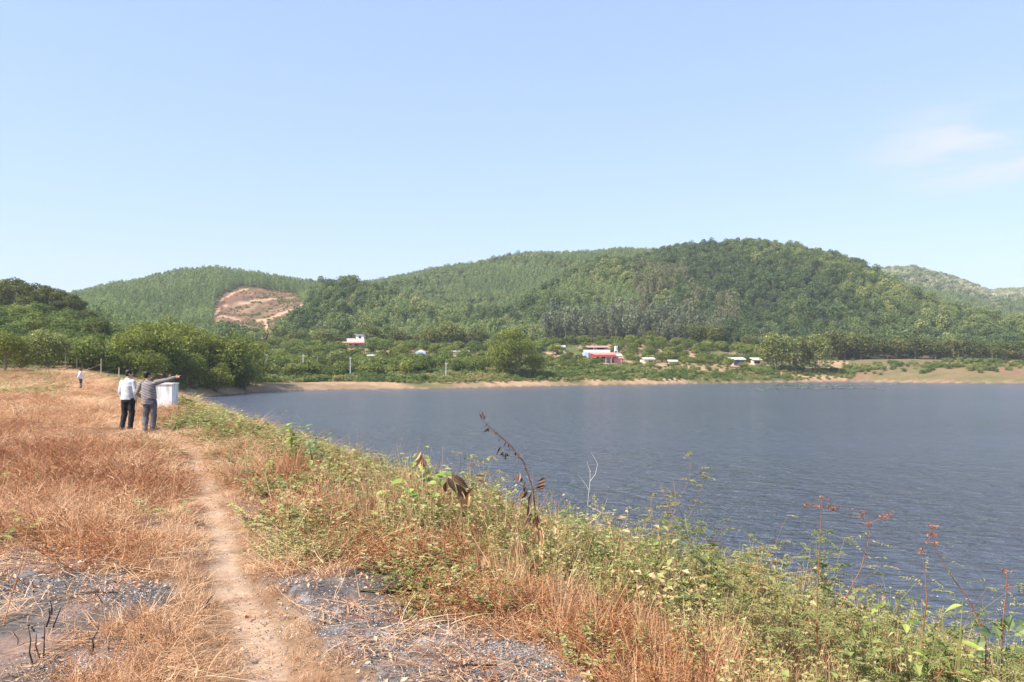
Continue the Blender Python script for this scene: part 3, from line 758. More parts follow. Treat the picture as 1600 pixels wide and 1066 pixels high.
# hero tree and its companions
HT = make_tree('broadleaf_tree', 260, 14.5, 13.2, 11000, .34, 'hero', 46, .02, .4, .145, .5, nlimb=10)
p = at(797, 207); put(HT, (p.x, p.y, p.z - .5), 1.0, .96, 'largest round dark green tree standing alone above the middle of the shore', 'tree')
p = at(836, 209); put(BC[1], (p.x, p.y, p.z - .3), 2.0, (.72, .72, .72), 'smaller dark tree leaning against the right side of the largest round tree', 'tree')
for i, (px, Y, hp, wf) in enumerate([(1212, 262, 60, 1.0), (1243, 262, 56, 1.0), (1274, 262, 62, .85)]):
    p = at(px, Y); s = hp * Y / F / 7.
    put(FL[i], (p.x, p.y, p.z - .3), rt.uniform(0, 6.28), (s * wf, s * wf, s), ['left yellow topped flowering tree of the three above the right shore', 'middle yellow topped flowering tree of the three above the right shore', 'right and tallest yellow topped flowering tree above the right shore'][i], 'tree')
place(FL[2], 527, 580, 32, 'yellow green tree standing left of the shore utility pole', ph=7, wf=1.3, Y=203)
place(BC[2], 628, 570, 30, 'small round dark tree left of the little orange roofed house', ph=9.6, wf=1.2, Y=248)
BF = [make_tree('broadleaf_tree', 270 + i, 6.5, 7.0, 1700, .36, 'broad', 20, .03, .16, .23, .6) for i in range(3)]
for i, (px, py, hp) in enumerate([(455, 488, 24), (470, 515, 26), (505, 520, 30), (580, 527, 34), (620, 532, 30), (668, 538, 34), (700, 541, 42), (725, 541, 30), (745, 543, 36), (1015, 540, 20), (1085, 552, 34), (1105, 548, 36), (1122, 556, 34), (1170, 547, 26), (1320, 572, 46), (1345, 568, 40), (1300, 570, 50), (1375, 566, 36), (1400, 566, 34), (1430, 565, 38), (1462, 565, 32), (1490, 565, 34), (1520, 565, 34), (1550, 565, 30), (1572, 563, 28), (1592, 565, 34)]):
    Yf = float(np.interp((px - 800) / F, _pu, _Y[4])) - 3
    p = at(px, Yf); s = hp * p.y / F / 7.; put(BF[i % 3], (p.x, p.y, p.z - .2), rt.uniform(0, 6.28), (s * 1.25, s * 1.25, s), 'leafy tree at the foot of the wooded hill just behind the orchard', 'tree', 'trees at the foot of the hill')
# ------------------------------------------------------------------ houses
M['white'] = plain('white_render', (.72, .71, .68), (.82, .81, .78), 2, .8)
M['cream'] = plain('cream_render', (.62, .56, .45), (.72, .66, .55), 2, .8)
M['bluewall'] = plain('pale_blue_render', (.42, .5, .68), (.5, .58, .74), 2, .8)
M['blue'] = plain('blue_sheet', (.06, .10, .36), (.10, .15, .45), 3, .5)
M['red'] = plain('red_sheet_roof', (.38, .055, .05), (.5, .10, .09), 3, .5)
M['redpale'] = plain('faded_red_roof', (.5, .2, .17), (.6, .3, .26), 3, .5)
M['tile'] = plain('terracotta_tile', (.48, .2, .11), (.62, .32, .2), 6, .8)
M['grey_roof'] = plain('grey_cement_roof', (.33, .33, .33), (.45, .44, .42), 5, .8)
M['palesheet'] = plain('bright_metal_roof', (.52, .50, .46), (.66, .64, .59), 3, .6)
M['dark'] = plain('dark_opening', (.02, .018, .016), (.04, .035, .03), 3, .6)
M['conc'] = plain('weathered_concrete', (.42, .40, .36), (.60, .57, .52), 4, .85, .2)
def part(name, m, root, *boxes):
    mb = MB()
    for b in boxes: box(mb, *b)
    return mb.build(name, M[m], root)
def slab(name, m, root, x0, x1, y0, y1, z0, z1, t=.12):
    """sheet roof sloping from (y0,z0) up to (y1,z1)"""
    mb = MB(); prism(mb, [(x0, y0, z0), (x1, y0, z0), (x1, y1, z1), (x0, y1, z1), (x0, y0, z0 + t), (x1, y0, z0 + t), (x1, y1, z1 + t), (x0, y1, z1 + t)], 4)
    if m in ('red', 'redpale', 'palesheet'):
        for x in np.arange(x0 + .3, x1 - .1, .6): prism(mb, [(x, y0 - .01, z0 + t), (x + .05, y0 - .01, z0 + t), (x + .05, y1, z1 + t), (x, y1, z1 + t), (x, y0 - .01, z0 + t + .05), (x + .05, y0 - .01, z0 + t + .05), (x + .05, y1, z1 + t + .05), (x, y1, z1 + t + .05)], 4)
    return mb.build(name, M[m], root)
def gable(name, m, root, x0, x1, y0, y1, z, h, along='x', t=.12, ov=.25):
    mb = MB()
    if along == 'x':
        ym = (y0 + y1) / 2
        for a, b in ((y0 - ov, ym), (y1 + ov, ym)):
            prism(mb, [(x0 - ov, a, z), (x1 + ov, a, z), (x1 + ov, b, z + h), (x0 - ov, b, z + h), (x0 - ov, a, z + t), (x1 + ov, a, z + t), (x1 + ov, b, z + h + t), (x0 - ov, b, z + h + t)], 4)
    else:
        xm = (x0 + x1) / 2
        for a, b in ((x0 - ov, xm), (x1 + ov, xm)):
            prism(mb, [(a, y0 - ov, z), (a, y1 + ov, z), (b, y1 + ov, z + h), (b, y0 - ov, z + h), (a, y0 - ov, z + t), (a, y1 + ov, z + t), (b, y1 + ov, z + h + t), (b, y0 - ov, z + h + t)], 4)
    return mb.build(name, M[m], root)
def site(px, py, name, label, cat='house', Y=None, rz=0):
    p = hit(px, py) if Y is None else at(px, Y)
    KEEP.append((p.x, p.y))
    e = empty(name, p, label, cat, rz=rz); return e, p.y / F      # metres per photo pixel
def window(root, x, y, z, w_, h_):
    f = part('window', 'white', root, (x - w_ / 2 - .08, x + w_ / 2 + .08, y - .05, y + .05, z - .08, z), (x - w_ / 2 - .08, x + w_ / 2 + .08, y - .05, y + .05, z + h_, z + h_ + .08), (x - w_ / 2 - .08, x - w_ / 2, y - .05, y + .05, z, z + h_), (x + w_ / 2, x + w_ / 2 + .08, y - .05, y + .05, z, z + h_))
    part('pane', 'dark', f, (x - w_ / 2, x + w_ / 2, y - .02, y + .04, z, z + h_))
def houses():
    # main red roofed house
    r, k = site(936, 565, 'two_storey_house', 'two storey white house with red sheet roofs and a pale blue side wall', Y=262)
    X = lambda px: (px - 936) * k
    Z = lambda py: (565 - py) * k
    part('wall', 'white', r, (X(919), X(956), 0, 7, -1, Z(551))); part('middle_wall', 'white', r, (X(918.4), X(953), .6, 6.4, Z(551), Z(547)))
    part('side_wall', 'bluewall', r, (X(912.5), X(919), -1.2, 6.0, -1, Z(550.5)))
    part('parapet', 'white', r, (X(912), X(953), -.9, .3, Z(551), Z(546.8)))
    part('pillar', 'white', r, (X(927), X(928), -.5, -.2, Z(546.8), Z(543.2)))
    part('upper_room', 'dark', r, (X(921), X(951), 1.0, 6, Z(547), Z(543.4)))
    part('upper_wall', 'cream', r, (X(929.5), X(934), .7, 1.0, Z(547), Z(543.4))); part('railing', 'cream', r, (X(944), X(951), .7, 1.0, Z(547), Z(544.2)))
    slab('upper_roof', 'redpale', r, X(917.5), X(953), -1.0, 6.2, Z(543.4), Z(540.2))
    slab('porch_roof', 'redpale', r, X(920.5), X(960), -4.4, -.9, Z(555.0), Z(551.4))
    part('fascia', 'red', r, (X(927.5), X(959.5), -4.6, -4.4, Z(557.8), Z(554.6)))
    mb = MB(); prism(mb, [(X(920.5), -4.4, Z(552.3)), (X(927.5), -4.4, Z(555)), (X(927.5), -4.4, Z(559)), (X(921), -4.4, Z(559)), (X(920.5), -4.2, Z(552.3)), (X(927.5), -4.2, Z(555)), (X(927.5), -4.2, Z(559)), (X(921), -4.2, Z(559))], 4); mb.build('side_screen', M['red'], r)
    for px in (928, 936, 944, 952): part('post', 'white', r, (X(px), X(px) + .12, -4.3, -4.18, -.5, Z(557)))
    part('door', 'dark', r, (X(932), X(936), -.06, 0, 0, 2.2)); window(r, X(943), -.05, 1.0, 1.4, 1.1)
    e, k2 = site(965, 566, 'outbuilding', 'low shed with stepped pale and red sheet roofs right of the red roofed house', 'shed', Y=261)
    part('wall', 'redpale', e, (-1.5, 1.5, -.4, 2.2, -.6, 2.0)); slab('upper_roof', 'palesheet', e, -1.6, 1.6, -1.0, 2.6, 2.1, 2.7); slab('lower_roof', 'redpale', e, -1.7, 1.7, -2.4, -.9, 1.3, 1.7)
    part('front_wall', 'redpale', e, (-1.5, 1.3, -2.2, -2.0, -.6, 1.2)); part('door', 'dark', e, (1.32, 1.5, -2.1, -.5, -.5, 1.3))
    e, k2 = site(962, 556, 'water_tank', 'tall white water tank on a stand beside the red roofed house', 'water tank', Y=264)
    mb = MB(); tube(mb, [(0, 0, 3.6), (0, 0, 3.7), (0, 0, 4.9), (0, 0, 5.15)], [.3, .42, .42, .1], 12); mb.build('tank', M['white'], e, sm=False)
    part('stand', 'white', e, (-.5, .7, -.5, .5, 3.45, 3.6), (-.5, -.38, -.5, -.38, -1, 3.45), (.38, .5, -.5, -.38, -1, 3.45), (-.5, -.38, .38, .5, -1, 3.45), (.38, .5, .38, .5, -1, 3.45))
    mb = MB(); tube(mb, [(.62, 0, 3.6), (.62, 0, 5.3)], .06, 6); mb.build('pipe', M['white'], e)
    # white block house left
    r, k = site(556, 545, 'block_house', 'white flat topped house with a pinkish red awning on the left orchard slope', Y=290)
    X = lambda px: (px - 556) * k
    part('wall', 'white', r, (X(542), X(569), 0, 5, -1, 2.9)); part('upper_wall', 'white', r, (X(555.5), X(568), .4, 4.4, 2.9, 4.7)); part('roof', 'grey_roof', r, (X(553), X(569.5), 0, 4.8, 4.7, 4.86))
    part('parapet', 'white', r, (X(541.5), X(555), -.06, .14, 2.9, 3.25)); slab('awning', 'redpale', r, X(535), X(573), -3.0, -.02, 1.5, 2.0); part('door', 'dark', r, (X(545), X(549), -.05, 0, -.5, 1.3)); part('shutter', 'dark', r, (X(554), X(560), -.05, 0, -.2, 1.2))
    window(r, X(562), .35, 3.3, 1.0, .8)
    r, k = site(592, 570, 'tiled_hut', 'low hut with an orange tiled roof and grey sheet lean-to', 'hut', Y=243)
    X = lambda px: (px - 592) * k
    part('wall', 'cream', r, (X(588), X(606), 0, 4, -1, 1.7)); gable('roof', 'tile', r, X(588), X(606), 0, 4, 1.7, 1.0); slab('lean_to', 'grey_roof', r, X(575), X(605), -2.6, -.3, 1.1, 1.5); part('doorway', 'dark', r, (X(577), X(590), -1.9, -1.7, -.8, 1.0)); part('lean_to_wall', 'grey_roof', r, (X(590), X(604), -2.3, -2.1, -1, .95))
    r, k = site(658, 563, 'gabled_house', 'tiny whitish gabled house with a faded orange roof', Y=262)
    part('wall', 'bluewall', r, (-1.9, 1.5, 0, 4, -1, 1.5))
    mb = MB(); prism(mb, [(-1.9, 0, 1.5), (1.5, 0, 1.5), (-.2, 0, 2.35), (-1.9, .15, 1.5), (1.5, .15, 1.5), (-.2, .15, 2.35)], 3); mb.build('gable_wall', M['white'], r)
    o = gable('roof', 'tile', r, -1.9, 1.5, .2, 4.4, 1.45, .95, 'y'); window(r, -.2, -.03, .3, .8, .7)
    r, k = site(718, 557, 'flat_shed', 'long low shed with a pale flat roof left of the largest round tree', 'shed', Y=275)
    part('wall', 'cream', r, (-3.0, 3.0, 0, 2.2, -.6, 1.2)); slab('roof', 'palesheet', r, -3.4, 3.4, -.6, 2.6, 1.25, 1.5); part('doorway', 'dark', r, (-1, .3, -.04, 0, -.3, 1.1))
    r, k = site(876, 549, 'grey_hut', 'small grey hut among the lychee rows left of the red roofed house', 'hut', Y=288)
    part('wall', 'grey_roof', r, (-1.5, 1.5, 0, 2.5, -.6, 1.5)); slab('roof', 'palesheet', r, -1.8, 1.8, -.5, 2.8, 1.5, 2.2); part('doorway', 'dark', r, (-1.2, .6, -.04, 0, -.2, 1.3))
    r, k = site(1013, 565, 'cream_shed', 'cream walled shed with a pale overhanging roof right of the red roofed house', 'shed', Y=257)
    part('wall', 'cream', r, (-2.2, .1, 0, 3, -1, 1.9), (.1, 2, .5, 3, -1, 1.7)); slab('roof', 'palesheet', r, -1.6, 2.3, -.6, 3.3, 1.95, 2.5); part('doorway', 'dark', r, (.2, 1.6, .44, .5, -.3, 1.5))
    r, k = site(1052, 563, 'open_shed', 'small open fronted shed with a bleached roof in the right orchard', 'shed', Y=262)
    part('back_wall', 'cream', r, (-1.3, 1.3, 1.6, 1.8, -.6, 1.4)); slab('roof', 'palesheet', r, -1.6, 1.6, -.4, 2.1, 1.4, 1.9)
    for x in (-1.3, 1.2): part('post', 'cream', r, (x, x + .1, -.2, -.1, -.6, 1.4))
    r, k = site(1155, 557, 'blue_shed', 'blue fronted shed under a bright whitish roof on the right', 'shed', Y=272)
    part('wall', 'cream', r, (-2.6, -1.7, 0, 3, -1, 2.0)); part('blue_front', 'blue', r, (-1.7, 1.9, .6, 3, -1, 1.8)); part('opening', 'dark', r, (.6, 1.8, .54, .6, .1, 1.2)); slab('roof', 'palesheet', r, -3.0, 2.2, -.9, 3.4, 2.0, 2.7); part('ledge', 'white', r, (-1.7, .4, .3, .55, -.2, .25))
    r, k = site(1183, 555, 'white_shed', 'short shed with a bright whitish roof beside the blue fronted one', 'shed', Y=276)
    part('wall', 'cream', r, (-1.3, 1.4, 0, 3, -1, 1.5)); part('opening', 'dark', r, (-.9, 1.0, -.05, 0, .4, 1.2)); slab('roof', 'palesheet', r, -1.7, 1.7, -.8, 3.4, 1.6, 2.3)
    r, k = site(333, 548, 'white_house', 'white house mostly hidden behind the dark tree cluster', Y=185)
    part('wall', 'white', r, (-1.2, 3.4, 0, 4, -1, 2.9)); slab('roof', 'grey_roof', r, -1.6, 3.8, -.5, 4.4, 2.9, 3.3); window(r, 0.5, -.03, 1, 1, 1)
houses()

# ------------------------------------------------------------------ poles and posts
def post(name, px, Y, toppy, label, w_=.16, m='conc', group=None, cat='post', cap=None):
    p = at(px, Y); h = zp(toppy, Y) - p.z
    mb = MB(); tube(mb, [(0, 0, -.4), (0, 0, h * .5), (0, 0, h)], [w_ * .62, w_ * .55, w_ * .45], 8)
    r = empty(name, p, label, cat, group); mb.build('shaft', M[m], r)
    if cap: part('crossbar', m, r, (-.3, .3, -.05, .05, h - .35, h - .25)); part('insulator', 'white', r, (-.28, -.2, -.03, .03, h - .25, h - .12), (.2, .28, -.03, .03, h - .25, h - .12))
    return r
post('utility_pole', 474, 185, 554, 'tallest grey concrete pole left of the yellow green tree', .24, cap=1, cat='pole')
post('utility_pole', 496, 215, 557, 'short grey concrete pole between two taller poles on the shore', .22, cap=1, cat='pole')
post('utility_pole', 547.5, 184, 558, 'grey concrete pole right of the yellow green tree', .24, cap=1, cat='pole')
post('utility_pole', 697, 188, 567, 'slim grey pole in the scrub left of the largest round tree', .22, cap=1, cat='pole')
post('utility_pole', 416, 192, 553, 'slim grey pole just right of the dark tree cluster', .2, cap=1, cat='pole')
post('thin_post', 102, 103, 557, 'left thin pale post at the far end of the crest', .08, 'palestem')
post('thin_post', 120, 106, 560, 'middle thin pale post behind the distant man', .09, 'palestem')
post('thin_post', 158, 108, 560, 'right thin pale post at the far end of the crest', .10, 'palestem')
post('thin_post', 18.5, 84, 594, 'short weathered stake in the weeds at the far left', .10, 'palestem')
post('thin_post', 186, 110, 574, 'short thin pale post before the dark tree cluster', .12, 'palestem')
for i, px in enumerate([1018, 1041, 1066, 1073, 1084, 1106, 1130, 1148, 1170]):
    post('fence_post', px, 247 + (px - 1018) * .07, 579.5, 'short white fence post in the row below the right orchard', .22, 'conc', 'white fence posts below the right orchard')
# sluice block
bp = at(259, 33); bp.z = hz(bp.x, bp.y)
r = empty('sluice_block', (bp.x, bp.y, 0), 'white painted concrete sluice block at the crest edge beside the two men', 'concrete block', rz=.12)
M['stained'] = plain('stained_white_paint', (.42, .39, .34), (.80, .79, .77), 3.0, .85, .2)
_t = M['stained'].node_tree; _mp = _t.nodes.new('ShaderNodeMapping'); _mp.inputs['Scale'].default_value = (2.4, 2.4, .35)
_no = [n for n in _t.nodes if n.type == 'TEX_NOISE'][0]; _tc = [n for n in _t.nodes if n.type == 'TEX_COORD'][0]
_t.links.new(_tc.outputs['Object'], _mp.inputs['Vector']); _t.links.new(_mp.outputs[0], _no.inputs['Vector'])
[n for n in _t.nodes if n.type == 'VALTORGB'][0].color_ramp.elements[1].position = .52
mb = MB(); box(mb, -.36, .37, -.45, .45, -1.4, zp(600.5, 33)); mb.build('block', M['stained'], r)
mb = MB(); box(mb, .37, .50, -.4, .42, -1.4, -.05); mb.build('footing', M['stained'], r)
mb = MB(); box(mb, -.39, .40, -.48, .48, zp(600.5, 33), zp(600.5, 33) + .05); mb.build('cap', M['stained'], r)

# ------------------------------------------------------------------ orchard
def orchard():
    g = grid_trees(-.33, .43, 178, 345, 5.9, rt)
    u = g[:, 0] / g[:, 1]; px = 800 + u * F
    lo = ctrl(u, 2) + 10 + np.interp(px, [560, 700, 860, 1000, 1340], [2, 8, 14, 10, 4]); hi = ctrl(u, 4) - 4
    # near the cleared hill the orchard starts above the scrub
    ok = (g[:, 1] > lo) & (g[:, 1] < hi) & (px > 405) & (px < 1200) & (np.abs(px - 797) > 24 + (g[:, 1] > 225) * -60)
    for hx, hy in KEEP:
        ok &= ~((np.abs(g[:, 0] - hx) < 6.0) & (g[:, 1] > hy - 9) & (g[:, 1] < hy + 8))
    lane = (np.abs(px - 905 - (g[:, 1] - 260) * .0) < 5) & (g[:, 1] > 258) & (g[:, 1] < 320)
    lane |= (fbm(g[:, 0] / 16, g[:, 1] / 16, 44, 3) > .66)
    ok &= ~lane
    g = g[ok]; g = g[np.argsort(g[:, 1])]
    z = terrain_h(g[:, 0], g[:, 1])
    room = 295 - c_l
    for i, (x, y) in enumerate(g[:room]):
        px_ = 800 + x / y * F
        s = rt.uniform(.72, 1.1) * (.82 if px_ > 870 else 1)
        if px_ < 640: lab, gr = 'round lychee tree in the orchard rows behind the left shore', 'lychee trees behind the left shore'
        elif px_ < 900: lab, gr = 'round lychee tree in the orchard rows around the largest round tree', 'lychee trees in the middle orchard'
        else: lab, gr = 'round lychee tree in the orchard rows around the red roofed house and the sheds', 'lychee trees in the right orchard'
        put(LY[i % 5], (x, y, z[i] - .2), rt.uniform(0, 6.28), (s, s, s * rt.uniform(.85, 1.1)), lab, 'tree', gr)
    rest = g[room:]
    print('orchard', len(g), c_l)
    if len(rest):
        K = []
        for i in range(4):
            rng = np.random.RandomState(300 + i); mb = MB(); C, _ = crown(mb, rng, 5.4, 3.5, .2, 900, .38, 15, squash=.6, up=.7); trunk(mb, rng, 1.6, .15, C, 3, mat=1, sides=5)
            K.append(mb.build('k', [M['lychee'], M['bark']], link=False))
        s = rt.uniform(.7, 1.08, len(rest))
        tag(scatter('upper_orchard', np.stack([rest[:, 0], rest[:, 1], z[room:] - .2], 1), rt.uniform(0, 6.28, len(rest)), s, rt.randint(0, 4, len(rest)), rt.rand(len(rest)), K), 'upper rows of the lychee orchard below the woodland', 'orchard', kind='stuff')
orchard()
# shore scrub and orchard undergrowth
def shore_scrub():
    rng = np.random.RandomState(12)
    K = []
    for i in range(5):
        mb = MB(); r2 = np.random.RandomState(400 + i)
        if i < 3: crown(mb, r2, 2.2, 1.5, -.05, 260, .24, 9, squash=.7, up=.5)
        else:
            n = 130; a = r2.uniform(0, 6.28, n); rr = r2.rand(n) ** .7 * 1.0
            P = np.stack([rr * np.cos(a), rr * np.sin(a), r2.uniform(.1, 1.0, n)], 1); leaves(mb, P, r2.normal(size=(n, 3)) * [1, 1, .3], .5, r2, .22)
        K.append(mb.build('k', M['scrub'], link=False))
    X, Y = sample_uY(70000, -.42, .70, 110, 330, rng); u = X / Y; px = 800 + u * F
    Z = terrain_h(X, Y); n = fbm(X / 9, Y / 7, 45, 3)
    y1 = ctrl(u, 1); y3 = ctrl(u, 3); y4 = ctrl(u, 4)
    start = np.interp(px, [300, 400, 520, 590, 640, 680, 720, 760, 1340, 1360, 1600], [7, 9, 12, 9, 3.0, 4.5, 6, 4, 3, 9, 11])
    band = (Y > y1 + start + (n - .5) * 7) & (Y < y3 - 6)
    dens = np.where(px < 1335, np.where(n > .36, 1., .35), np.where(n > .56, .35, .05))
    dens = np.where((px > 1005) & (px < 1160) & (Y > y3 - 20), dens * .1, dens)
    up = (Y >= y3 - 6) & (Y < y4) & (px < 1335)
    ok = (Z > WZ + .35) & ((band & (rng.rand(len(X)) < dens)) | (up & (rng.rand(len(X)) < np.where(px > 860, .035, .10))))
    for hx, hy in KEEP: ok &= ~((np.abs(X - hx) < 5) & (Y > hy - 5) & (Y < hy + 5))
    X, Y, Z, n, px, up = [a[ok] for a in (X, Y, Z, n, px, up)]
    i = thin(X, Y, 1.15, rng); X, Y, Z, n, px, up = [a[i] for a in (X, Y, Z, n, px, up)]
    y1 = ctrl(X / Y, 1); lowz = smooth((12 - (Y - y1)) / 6.)
    s = rng.uniform(.5, 1.25, len(X)) * np.where(up, .8, 1 - .4 * lowz)
    n2 = fbm(X / 5, Y / 5, 48, 3)
    dry = ((px > 690) & (px < 775) & (Y - y1 < 22)) | ((px > 515) & (px < 560) & (Y - y1 < 26))
    t = np.clip((n2 - .5) * 2.4 + .38 + .3 * lowz + .45 * dry, 0, 1)
    tag(scatter('shore_scrub', np.stack([X, Y, Z - .05], 1), rng.uniform(0, 6.28, len(X)), s, rng.randint(0, 5, len(X)), t, K), 'mixed green scrub and reeds along the far shore', 'scrub', kind='stuff'); print('scrub', len(X))
shore_scrub()
def scar_scrub():
    rng = np.random.RandomState(77); X, Y = sample_uY(30000, -.38, -.25, 330, 560, rng); Z = terrain_h(X, Y)
    px = 800 + X / Y * F; py = HY - (Z - EYE) / Y * F; n = fbm(X / 8, Y / 8, 78, 3)
    ring = in_poly(px, py, PATCH) | in_poly(px, py - 8, PATCH) | in_poly(px + 4, py, PATCH) | in_poly(px - 4, py, PATCH)
    ok = ring & (rng.rand(len(X)) < np.where(in_poly(px, py, PATCH), .012 + .12 * (n > .62), .25))
    for P, wd in TRACKS: ok &= seg_d(px, py, P) > wd * .7
    X, Y, Z = X[ok], Y[ok], Z[ok]; K = []
    for i in range(3):
        mb = MB(); crown(mb, np.random.RandomState(450 + i), 1.6, 1.1, -.05, 120, .26, 7, squash=.7); K.append(mb.build('k', M['scrub'], link=False))
    tag(scatter('hillside_scrub', np.stack([X, Y, Z - .05], 1), rng.uniform(0, 6.28, len(X)), rng.uniform(.4, 1.1, len(X)), rng.randint(0, 3, len(X)), rng.uniform(.75, 1, len(X)), K), 'low brown and green scrub dotted over the bare hillside clearing', 'scrub', kind='stuff'); print('scar', len(X))
scar_scrub()
def floating():
    rng = np.random.RandomState(3); mb = MB()
    for cx, cy, a, b, n in ((1300, 602.5, 60, 1.2, 500), (1225, 600.3, 50, .8, 420), (1260, 606.5, 90, .8, 700), (1330, 607, 60, .6, 300), (1185, 609, 12, .35, 60), (1222, 609.5, 10, .3, 60), (1240, 602, 55, 1.6, 500), (1410, 599.8, 40, .3, 160)):
        px = cx + rng.normal(size=n) * a * .45; py = cy + rng.normal(size=n) * b * .5 + np.sin(px * .06) * .7
        py = np.maximum(py, 598); Y = (EYE - WZ) * F / (py - HY); X = (px - 800) / F * Y
        C = np.stack([X, Y, np.full(n, WZ + .03) + rng.rand(n) * .03], 1)
        leaves(mb, C, np.array([0, 0, 1.]) + rng.normal(size=(n, 3)) * .05, .45, rng, .8)
    M['float'] = leaf_mat('floating_leaf', [(0, (.08, .10, .05)), (.6, (.17, .19, .10)), (1, (.34, .33, .2))], trans=0, wl=1, wo=0)
    tag(mb.build('floating_weeds', M['float']), 'pale streaks of floating water weeds near the far right shore', 'water weeds', kind='stuff')
floating()

# ------------------------------------------------------------------ dry grass and weeds of the crest
def blades(mb, rng, n, rad, hmin, hmax, wd, lean=.5, curl=.5, flat=0.0, z0=0.0, zr=0.0, lv=None, seg=3):
    """curved tapering grass blades as strips"""
    a = rng.uniform(0, 6.28, n); r = rad * np.sqrt(rng.rand(n)); B = np.stack([r * np.cos(a), r * np.sin(a), z0 + rng.rand(n) * zr], 1)
    L = rng.uniform(hmin, hmax, n); az = a + rng.normal(size=n) * 1.2 if flat < .5 else rng.uniform(0, 6.28, n)
    el = np.clip(math.pi / 2 - np.abs(rng.normal(size=n)) * lean, .03, 1.57) if flat < .5 else rng.uniform(-.1, .45, n) * (2 - flat)
    D = np.stack([np.cos(az) * np.cos(el), np.sin(az) * np.cos(el), np.sin(el)], 1)
    side = unit(np.cross(D, np.array([0, 0, 1.]) + rng.normal(size=(n, 3)) * .4))
    bend = rng.normal(size=(n, 3)) * curl; bend[:, 2] -= curl * .9
    W = wd * rng.uniform(.6, 1.4, n)
    rings = []
    for k in range(seg + 1):
        t = k / seg; c = B + D * (L * t)[:, None] + bend * (L * t * t * .5)[:, None]
        c[:, 2] = np.maximum(c[:, 2], -.02)
        hw = (W * (1 - t * .8) * .5)[:, None]
        rings.append(c - side * hw); rings.append(c + side * hw)
    V = np.stack(rings, 1)                              # n, 2(seg+1), 3
    m = 2 * (seg + 1); base = (np.arange(n) * m)[:, None]
    Fq = np.concatenate([base + np.array([2 * k, 2 * k + 1, 2 * k + 3, 2 * k + 2]) for k in range(seg)], 0)
    l = rng.rand(n) if lv is None else np.broadcast_to(lv, (n,))
    mb.add(V.reshape(-1, 3), Fq, np.tile(l, seg))
def straw_kinds():
    K = []
    for i in range(9):
        rng = np.random.RandomState(500 + i); mb = MB()
        if i < 3: blades(mb, rng, 70, .10, .12, .34, .0055, .45, .5)
        elif i < 6: blades(mb, rng, 100, .30, .12, .40, .0055, flat=1, zr=.07, curl=.35)
        else: blades(mb, rng, 60, .28, .10, .34, .0055, 1.0, .9, zr=.05); blades(mb, rng, 50, .28, .10, .30, .004, flat=1, zr=.14, curl=.5)
        K.append(mb.build('k', M['straw'], link=False))
    return K
def twig_kinds():
    K = []
    for i in range(5):
        rng = np.random.RandomState(520 + i); mb = MB()
        for q in range(13):
            a = rng.uniform(0, 6.28); r = rng.rand() * .14; p = Vector((r * math.cos(a), r * math.sin(a), 0))
            d = Vector((math.cos(a) * rng.uniform(.3, 2.2), math.sin(a) * rng.uniform(.3, 2.2), 1)).normalized(); L = rng.uniform(.18, .45)
            pts = [p]
            for k in range(3):
                d = (d + Vector(rng.normal(size=3)) * .22).normalized(); pts.append(pts[-1] + d * L / 3)
            tube(mb, pts, [.0028, .0024, .002, .0012], 3, rng.rand(), cap=False)
            for k in (1, 2):
                for j in range(3):
                    e = (d + Vector(rng.normal(size=3)) * .8).normalized(); b = pts[k].lerp(pts[k + 1], rng.rand())
                    tube(mb, [b, b + e * L * .22, b + e * L * .36 + Vector((0, 0, -.01))], [.0018, .0015, .001], 3, rng.rand(), cap=False)
        n = 120; P = np.stack([rng.normal(size=n) * .15, rng.normal(size=n) * .15, rng.uniform(.03, .30, n)], 1)
        leaves(mb, P, rng.normal(size=(n, 3)), .022, rng, .45, pointed=True)
        K.append(mb.build('k', M['twig'], link=False))
    return K
def weed_kinds():
    K = []
    for i in range(7):
        rng = np.random.RandomState(540 + i); mb = MB(); big = i in (2, 5)
        ns = 10
        for q in range(ns):
            a = rng.uniform(0, 6.28); r = rng.rand() * .12; p = Vector((r * math.cos(a), r * math.sin(a), 0))
            d = Vector((math.cos(a) * rng.uniform(.1, .8), math.sin(a) * rng.uniform(.1, .8), 1)).normalized(); L = rng.uniform(.2, .46)
            pts = [p]
            for k in range(4):
                d = (d + Vector(rng.normal(size=3)) * .15).normalized(); pts.append(pts[-1] + d * L / 4)
            tube(mb, pts, [.003, .0026, .002, .0016, .001], 3, .5 + .5 * rng.rand(), cap=False)
            n = 10 if big else 20
            t = rng.uniform(.15, 1, n) * 4; kk = np.minimum(t.astype(int), 3)
            A = np.array([tuple(x) for x in pts]); P = A[kk] + (A[kk + 1] - A[kk]) * (t - kk)[:, None]
            o = unit(rng.normal(size=(n, 3)) * [1, 1, .35]); sz = .062 if big else .032
            leaves(mb, P + o * sz * .6, np.cross(o, rng.normal(size=(n, 3)) * .4 + [0, 0, .1]) * .6 + [0, 0, .9], sz, rng, .6, pointed=True)
            if i in (3, 4, 6) and rng.rand() < .15:
                c = np.array(tuple(pts[-1])); leaves(mb, c + rng.normal(size=(3, 3)) * .005 + [0, 0, .012], np.tile([0, 0, 1.], (3, 1)) + rng.normal(size=(3, 3)) * .5, .014, rng, .9, mat=1)
        K.append(mb.build('k', [M['weed'], M['petal']], link=False))
    return K
